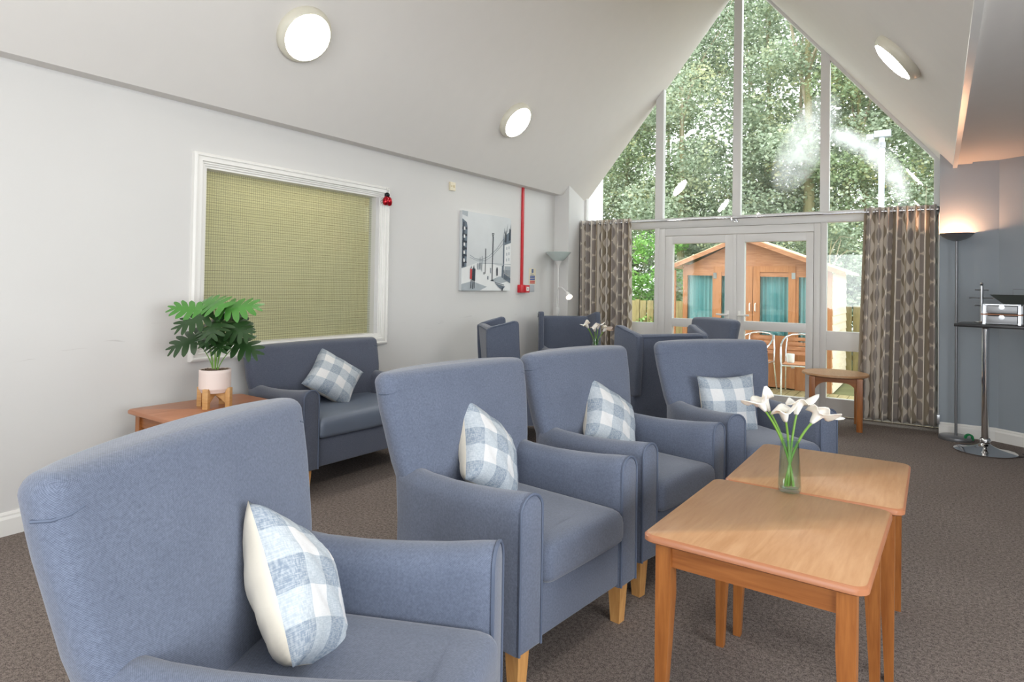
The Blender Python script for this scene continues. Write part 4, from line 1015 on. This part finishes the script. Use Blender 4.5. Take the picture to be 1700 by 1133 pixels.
for x in (-3.955, -1.957, -.005):
    bm = B(); tube(bm, [(x, 7.42, 2.155), (x, 7.50, 2.15), (x, 7.605, 2.15)], .009, 8); box(bm, x - .02, x + .02, 7.594, 7.6, 2.12, 2.18, .002); lathe(bm, [(0, -.03), (.018, -.025), (.022, 0), (.018, .018), (0, .02)], 14, c=(x, 7.42, 2.15)); finish('bracket', bm, M['chrome'], t)
t = thing('draw_rod', 'thin curtain draw rod hanging at the outer edge of the right curtain', 'draw rod', (.015, 7.235, 0))
bm = B(); tube(bm, [(0, 0, .16), (0, 0, 2.1)], .0035, 6); finish('rod', bm, M['white_lamp'], t)
bm = B(); box(bm, -.012, .012, -.015, .02, .10, .19, .003); finish('tensioner', bm, M['steel'], t)

# ------------------------------------------------------------------ outdoors
GZ = -.12
bm = B(); box(bm, -14, 8, 7.7, 26, GZ - .3, GZ - .03); st(finish('ground_garden', bm, M['ground'], smooth=False))
bm = B()
for k in range(46):
    x0 = -5 + k * .125; box(bm, x0, x0 + .115, 7.72, 9.99 if x0 > -3.7 else 9.2, GZ - .03, GZ)
st(finish('floor_deck', bm, M['deck'], smooth=False), 'mossy timber deck outside the doors')
bm = B(); box(bm, -6.2, -4.22, 8.6, 8.75, GZ, 6); st(finish('wall_exterior', bm, M['exterior_white'], smooth=False), 'white rendered wall outside')
bpy.data.objects['wall_exterior'].scale = (1, 1, 1)
# summerhouse
SY = 10.0
s = thing('summerhouse', 'orange timber summerhouse with teal curtains outside the french doors', 'shed', (0, 0, 0))
bm = B(); prism(bm, [(-3.39, 1.66), (-3.39, 1.55), (-1.24, 1.52), (-1.24, 1.60), (-2.45, 2.11)], 'y', SY - .008, SY + .03); box(bm, -3.39, -1.24, SY - .014, SY + .03, 1.70 - .02, 1.715)
for z in (1.8, 1.92, 2.02): box(bm, -2.45 - (2.11 - z) * 1.9, -2.45 + (2.11 - z) * 1.9, SY - .012, SY, z, z + .006)
finish('gable_board', bm, M['cedar'], s, smooth=False)
bm = B(); box(bm, -3.39, -3.32, SY, SY + .05, GZ, 1.66); box(bm, -2.92, -2.90, SY, SY + .05, GZ, 1.7); box(bm, -1.715, -1.675, SY, SY + .05, GZ, 1.7); box(bm, -1.31, -1.235, SY - .01, SY + .05, GZ, 1.56)
box(bm, -3.32, -2.92, SY, SY + .05, 1.57, 1.66); box(bm, -3.32, -2.92, SY, SY + .05, GZ, .62); box(bm, -1.675, -1.31, SY, SY + .05, 1.57, 1.66); box(bm, -1.675, -1.31, SY, SY + .05, GZ, .52)
finish('front_wall', bm, M['cedar_post'], s, smooth=False)
for x0, x1, g0, g1, hx in ((-2.90, -2.312, -2.78, -2.42, -2.35), (-2.306, -1.715, -2.209, -1.81, -2.27)):
    bm = B(); box(bm, x0, g0, SY - .02, SY + .03, GZ + .02, 1.69); box(bm, g1, x1, SY - .02, SY + .03, GZ + .02, 1.69); box(bm, g0, g1, SY - .02, SY + .03, 1.60, 1.69); box(bm, g0, g1, SY - .015, SY + .03, GZ + .02, .66)
    for k in range(1, 4): box(bm, g0 + (g1 - g0) * k / 4 - .003, g0 + (g1 - g0) * k / 4 + .003, SY - .018, SY - .014, GZ + .05, .62)
    d = finish('door', bm, M['cedar_post'], s, smooth=False)
    bm = B(); box(bm, g0, g1, SY + .0, SY + .004, .66, 1.60); finish('pane', bm, M['shed_glass'], d, smooth=False)
    bm = B(); tube(bm, [(hx, SY - .02, 1.01), (hx, SY - .05, 1.02), (hx, SY - .05, 1.12), (hx, SY - .02, 1.13)], .008, 8); finish('handle', bm, M['gloss_white'], d)
    bm = B()
    for z in (1.5, .2): box(bm, (x0 if g0 - x0 > g1 * 0 and hx > x0 + .3 else x1 - .05), (x0 + .05 if hx > x0 + .3 else x1), SY - .026, SY - .02, z, z + .09)
    finish('hinge', bm, M['steel'], d, smooth=False)
for x0, x1, z0, z1 in ((-3.32, -2.92, .62, 1.57), (-1.675, -1.31, .52, 1.57)):
    bm = B(); box(bm, x0, x1, SY + .02, SY + .024, z0, z1); finish('window_pane', bm, M['shed_glass'], s, smooth=False)
bm = B()
for x0, x1 in ((-3.34, -2.9), (-2.80, -2.40), (-2.23, -1.79), (-1.69, -1.30)):
    n_ = 30; r0 = [bm.verts.new((x0 + (x1 - x0) * i / n_, SY + .07 + .014 * math.sin(i * 1.5), .45)) for i in range(n_ + 1)]; r1 = [bm.verts.new((v.co.x, v.co.y, 1.66)) for v in r0]
    for i in range(n_): bm.faces.new((r0[i], r0[i + 1], r1[i + 1], r1[i]))
finish('curtain', bm, M['teal'], s)
bm = B()
for k in range(14): z = GZ + k * .122; prism(bm, [(-1.235, z), (-1.222, z), (-1.235, z + .122)], 'y', SY + .05, SY + 1.65); 
box(bm, -1.25, -1.235, SY + .05, SY + 1.65, GZ, 1.56)
finish('side_cladding', bm, M['pale_board'], s, smooth=False)
bm = B(); box(bm, -3.39, -3.37, SY + .05, SY + 1.65, GZ, 1.62); box(bm, -3.39, -1.24, SY + 1.62, SY + 1.65, GZ, 1.62); finish('rear_walls', bm, M['cedar'], s, smooth=False)
bm = B(); box(bm, -3.53, -3.48, SY - .11, SY - .06, GZ, 1.63); finish('porch_post', bm, M['cedar_post'], s, smooth=False)
bm = B()
prism(bm, [(-3.60, 1.66), (-2.45, 2.125), (-2.45, 2.165), (-3.60, 1.70)], 'y', SY - .12, SY + 1.7); prism(bm, [(-1.05, 1.575), (-2.45, 2.125), (-2.45, 2.165), (-1.05, 1.615)], 'y', SY - .12, SY + 1.7)
finish('roof', bm, M['roof_felt'], s, smooth=False)
bm = B(); prism(bm, [(-3.60, 1.62), (-2.45, 2.085), (-2.45, 2.15), (-3.60, 1.685)], 'y', SY - .14, SY - .12); prism(bm, [(-1.05, 1.535), (-2.45, 2.085), (-2.45, 2.15), (-1.05, 1.60)], 'y', SY - .14, SY - .12); finish('barge_board', bm, M['cedar'], s, smooth=False)
# cafe chairs
def cafe_chair():
    t = thing('cafe_chair', '', 'chair'); al = M['chrome']; al = basic('polished_aluminium', 'dfe0e2', .2, metal=.85)
    for s_ in (-1, 1):
        bm = B(); tube(bm, [(s_ * .27, -.25, 0), (s_ * .27, -.25, .43), (s_ * .275, -.24, .56), (s_ * .275, -.19, .64), (s_ * .27, -.08, .69), (s_ * .245, .06, .74), (s_ * .20, .17, .79), (s_ * .12, .235, .82), (0, .255, .83)], .0125, 10); finish('arm_tube', bm, al, t)
        bm = B(); tube(bm, [(s_ * .20, .30, 0), (s_ * .20, .20, .42), (s_ * .20, .22, .60), (s_ * .18, .235, .80)], .011, 10); finish('rear_leg', bm, al, t)
    bm = B(); tube(bm, [(-.27, -.25, .42), (.27, -.25, .42)], .011, 8); tube(bm, [(-.20, .2, .42), (.20, .2, .42)], .011, 8)
    for s_ in (-1, 1): tube(bm, [(s_ * .27, -.25, .42), (s_ * .20, .2, .42)], .011, 8)
    finish('seat_frame', bm, al, t)
    bm = B()
    for k in range(7): y = -.23 + k * .06; w_ = .255 - k * .009; box(bm, -w_, w_, y, y + .052, .432, .444, .002)
    finish('seat', bm, M['cedar'], t)
    for k in range(4):
        z = .53 + k * .066; bm = B(); box(bm, -.185, .185, .205 + k * .006, .217 + k * .006, z, z + .052, .003); finish('back_slat', bm, M['cedar'], t)
    return t
cc = cafe_chair()
cc.location = (-2.20, 9.62, GZ); cc.rotation_euler.z = math.radians(-14); tag(cc, 'aluminium cafe chair with wooden slats, left one on the deck, half hidden by an armchair', 'chair', 'aluminium cafe chairs on the deck')
c2 = copy_tree(cc); c2.location = (-1.56, 9.62, GZ); c2.rotation_euler.z = math.radians(12); tag(c2, 'aluminium cafe chair with a white pot on its seat, outside on the deck', 'chair', 'aluminium cafe chairs on the deck')
bm = B(); lathe(bm, [(0, 0), (.045, 0), (.05, .01), (.052, .12), (.048, .122), (.046, .02), (0, .018)], 24)
tag(finish('white_pot', bm, basic('white_speckled_ceramic', 'dfe6e4', .4, var=.12, vs=30), loc=(-1.70, 9.58, GZ + .4445)), 'small white pot standing on the right cafe chair outside', 'pot')
# fence: board panels between posts
FY = 12.0
for x0 in range(-13, 5, 2):
    f_ = thing('fence_panel', 'weathered vertical-board fence panel %s' % {-13: 'at the far left end behind the exterior wall', -11: 'second from the far left end', -9: 'third from the left behind the white exterior wall', -7: 'left of the left sidelight', -5: 'seen through the left sidelight', -3: 'behind the summerhouse', -1: 'right of the summerhouse, behind the right curtain', 1: 'beyond the right wall', 3: 'at the far right end'}[x0], 'fence', (x0, FY, GZ), 0, 'fence panels behind the garden')
    rnd = random.Random(x0)
    bm = B()
    for k in range(13):
        a = .06 + k * .148; box(bm, a, a + .128, 0, .018, .02, 1.20 + rnd.uniform(-.008, .008), .003)
    finish('boards', bm, M['fence'], f_)
    bm = B(); box(bm, 0, 2, .02, .05, .3, .38); box(bm, 0, 2, .02, .05, .95, 1.03); finish('rails', bm, M['fence'], f_, smooth=False)
    bm = B(); box(bm, -.04, .04, .0, .08, 0, 1.22, .004); finish('post', bm, M['fence'], f_)
t = thing('camera_pole', 'pale metal pole with a floodlight head outside the right gable pane', 'pole', (-.70, 11.0, GZ))
bm = B(); tube(bm, [(0, 0, 0), (0, 0, 3.78)], .04, 14); finish('pole', bm, basic('pale_blue_grey_metal', 'b9c4ce', .4), t)
bm = B(); tube(bm, [(0, 0, 3.62), (0, 0, 3.70)], .055, 14); finish('collar', bm, M['grey_metal'], t)
bm = B(); box(bm, -.10, .12, -.06, .06, 3.78, 3.88, .01); box(bm, -.20, -.10, -.04, .04, 3.76, 3.84, .008); finish('floodlight', bm, basic('lamp_head_grey', 'a3acb2', .4), t)

def leafcloud(name, pts, sizes, mat, parent, rs):
    n = len(pts); pts = np.asarray(pts)
    d = rs.normal(size=(n, 3)); d /= np.linalg.norm(d, axis=1)[:, None]; d[:, 2] *= .6
    e = rs.normal(size=(n, 3)); e -= (e * d).sum(1)[:, None] * d / (d * d).sum(1)[:, None]; e /= np.linalg.norm(e, axis=1)[:, None]
    s_ = np.asarray(sizes)[:, None]; nn = np.cross(d, e)
    V = np.stack([pts - d * s_ * .5, pts + e * s_ * .28 + nn * s_ * .08, pts + d * s_ * .5, pts - e * s_ * .28 + nn * s_ * .08], 1).reshape(-1, 3)
    me = bpy.data.meshes.new(name); me.vertices.add(4 * n); me.vertices.foreach_set('co', V.astype('f').ravel())
    me.loops.add(4 * n); me.loops.foreach_set('vertex_index', np.arange(4 * n, dtype='i')); me.polygons.add(n)
    me.polygons.foreach_set('loop_start', np.arange(0, 4 * n, 4, dtype='i')); me.polygons.foreach_set('loop_total', np.full(n, 4, dtype='i')) if hasattr(me.polygons[0], 'loop_total') else None
    me.update(calc_edges=True); me.validate(); me.materials.append(mat)
    o = bpy.data.objects.new(name, me); C.objects.link(o); o.parent = parent; return o
def tree(label, x, y, h, r, z0, mat, n, seed, leaf=.10, trunk=.12, group='trees beyond the garden fence', clumps=60, cat='tree', name='tree', tw=6):
    t = thing(name, label, cat, (x, y, GZ - .03), 0, group); rs = np.random.RandomState(seed); rnd = random.Random(seed)
    cl = []
    for k in range(clumps):
        a = rnd.uniform(0, 2 * PI); q = rnd.uniform(0, 1); zc_ = z0 + (h - z0) * rnd.uniform(.03, 1) ; prof = math.sin(PI * min(1, .18 + .8 * (zc_ - z0) / (h - z0))) ** .6
        rr = r * prof * math.sqrt(q); cl.append((rr * math.cos(a), rr * math.sin(a), zc_, rnd.uniform(.35, .62) * r / 1.6))
    cl = np.array(cl); idx = rs.randint(0, clumps, n)
    off = rs.normal(size=(n, 3)); off /= np.linalg.norm(off, axis=1)[:, None]; off *= (rs.uniform(.55, 1.05, n) * cl[idx, 3])[:, None]; off[:, 2] *= .75
    leafcloud('foliage', cl[idx, :3] + off, rs.uniform(.6, 1.25, n) * leaf, mat, t, rs)
    bm = B(); lean = rnd.uniform(-.3, .3); pts = [(lean * s_ ** 1.3 + .06 * math.sin(5 * s_ + seed), .05 * math.sin(4 * s_), h * .86 * s_) for s_ in [k / 9 for k in range(10)]]
    tube(bm, pts, [trunk * (1 - .8 * k / 9) for k in range(10)], 10); tr = finish('trunk', bm, M['bark'], t)
    bm = B()
    for k in range(tw):
        i = rnd.randint(3, 8); p = Vector(pts[i]); c_ = cl[rnd.randrange(clumps)]; q = Vector((c_[0], c_[1], max(c_[2], p.z + .2))); m_ = (p + q) / 2 + Vector((rnd.uniform(-.2, .2), rnd.uniform(-.2, .2), .25))
        q2 = q + (q - p) * .35
        tube(bm, [p, (p + m_) / 2 + Vector((0, 0, .05)), m_, (m_ + q) / 2 + Vector((0, 0, .05)), q, q2], [trunk * .32, trunk * .28, trunk * .2, trunk * .15, trunk * .1, trunk * .05], 6)
    if tw: finish('branches', bm, M['twig'], t)
    return t
TR = [  # label, x, y, height, radius, crown base, material, leaves
 ('tall pale-green tree at the left end of the tree line', -10.4, 15.8, 8.5, 2.2, .3, 'leaf_holly', 8000),
 ('tall evergreen seen through the leftmost gable pane', -8.4, 15.2, 8.2, 2.0, .3, 'leaf_holly', 11000),
 ('variegated evergreen behind the left gable mullion', -6.7, 15.4, 8.6, 1.9, .4, 'leaf_holly2', 12000),
 ('big dense evergreen filling the left centre gable pane', -5.1, 15.0, 9.6, 2.0, .5, 'leaf_holly', 14000),
 ('tall evergreen behind the central gable mullion', -3.6, 16.2, 10.2, 1.9, 1.0, 'leaf_holly', 13000),
 ('evergreen with a thick pale trunk in the right centre gable pane', -2.45, 15.2, 9.4, 1.7, 1.6, 'leaf_holly', 12000),
 ('leafy tree behind the right gable mullion', -1.2, 15.8, 8.6, 1.7, .9, 'leaf_holly2', 11000),
 ('thin evergreen in the right gable pane by the pole', .2, 15.2, 6.6, 1.6, .4, 'leaf_holly', 9000),
 ('small tree at the right end of the tree line', 2.2, 15.6, 6.4, 1.7, .3, 'leaf_holly2', 5000)]
for i, (lb, x, y, h, r, z0, m, n) in enumerate(TR): tree(lb, x, y, h, r, z0, M[m], int(n * 2.8), 20 + i, trunk=.17 if i == 5 else .11, leaf=.095, clumps=100, tw=3)
for i, (lb, x) in enumerate((('far tree behind the left end of the tree line', -12.5), ('far tree behind the leftmost pane trees', -9.6), ('far tree behind the left centre pane trees', -7.0), ('far tree behind the central mullion trees', -4.4), ('far tree behind the right centre pane trees', -2.0), ('far tree behind the right gable pane', .4))):
    tree(lb, x, 19.0, 9.5 + (i % 2), 2.4, .3, M['leaf_holly'], 12000, 90 + i, leaf=.17, trunk=.1, clumps=90, tw=0)
SH = [('bright green shrub over the fence in the left sidelight', -4.9, 12.9, 2.7, 1.0, .2, 'leaf_fresh', 6000),
 ('dark shrub left of the bright green one', -7.0, 13.1, 2.6, 1.2, .2, 'leaf_holly', 4000),
 ('shrub behind the left side of the summerhouse roof', -3.4, 12.9, 2.9, 1.0, .3, 'leaf_holly', 5000),
 ('shrub behind the right side of the summerhouse roof', -1.7, 13.0, 2.8, 1.0, .3, 'leaf_holly', 5000),
 ('dark shrub over the fence beside the right curtain', -.3, 12.9, 2.7, 1.0, .2, 'leaf_holly', 5000),
 ('shrub at the right end behind the fence', 1.6, 13.0, 2.4, 1.0, .2, 'leaf_holly2', 2500)]
for i, (lb, x, y, h, r, z0, m, n) in enumerate(SH): tree(lb, x, y, h, r, z0, M[m], n, 60 + i, leaf=.09, trunk=.035, group='shrubs over the garden fence', clumps=34, cat='shrub', name='shrub', tw=3)
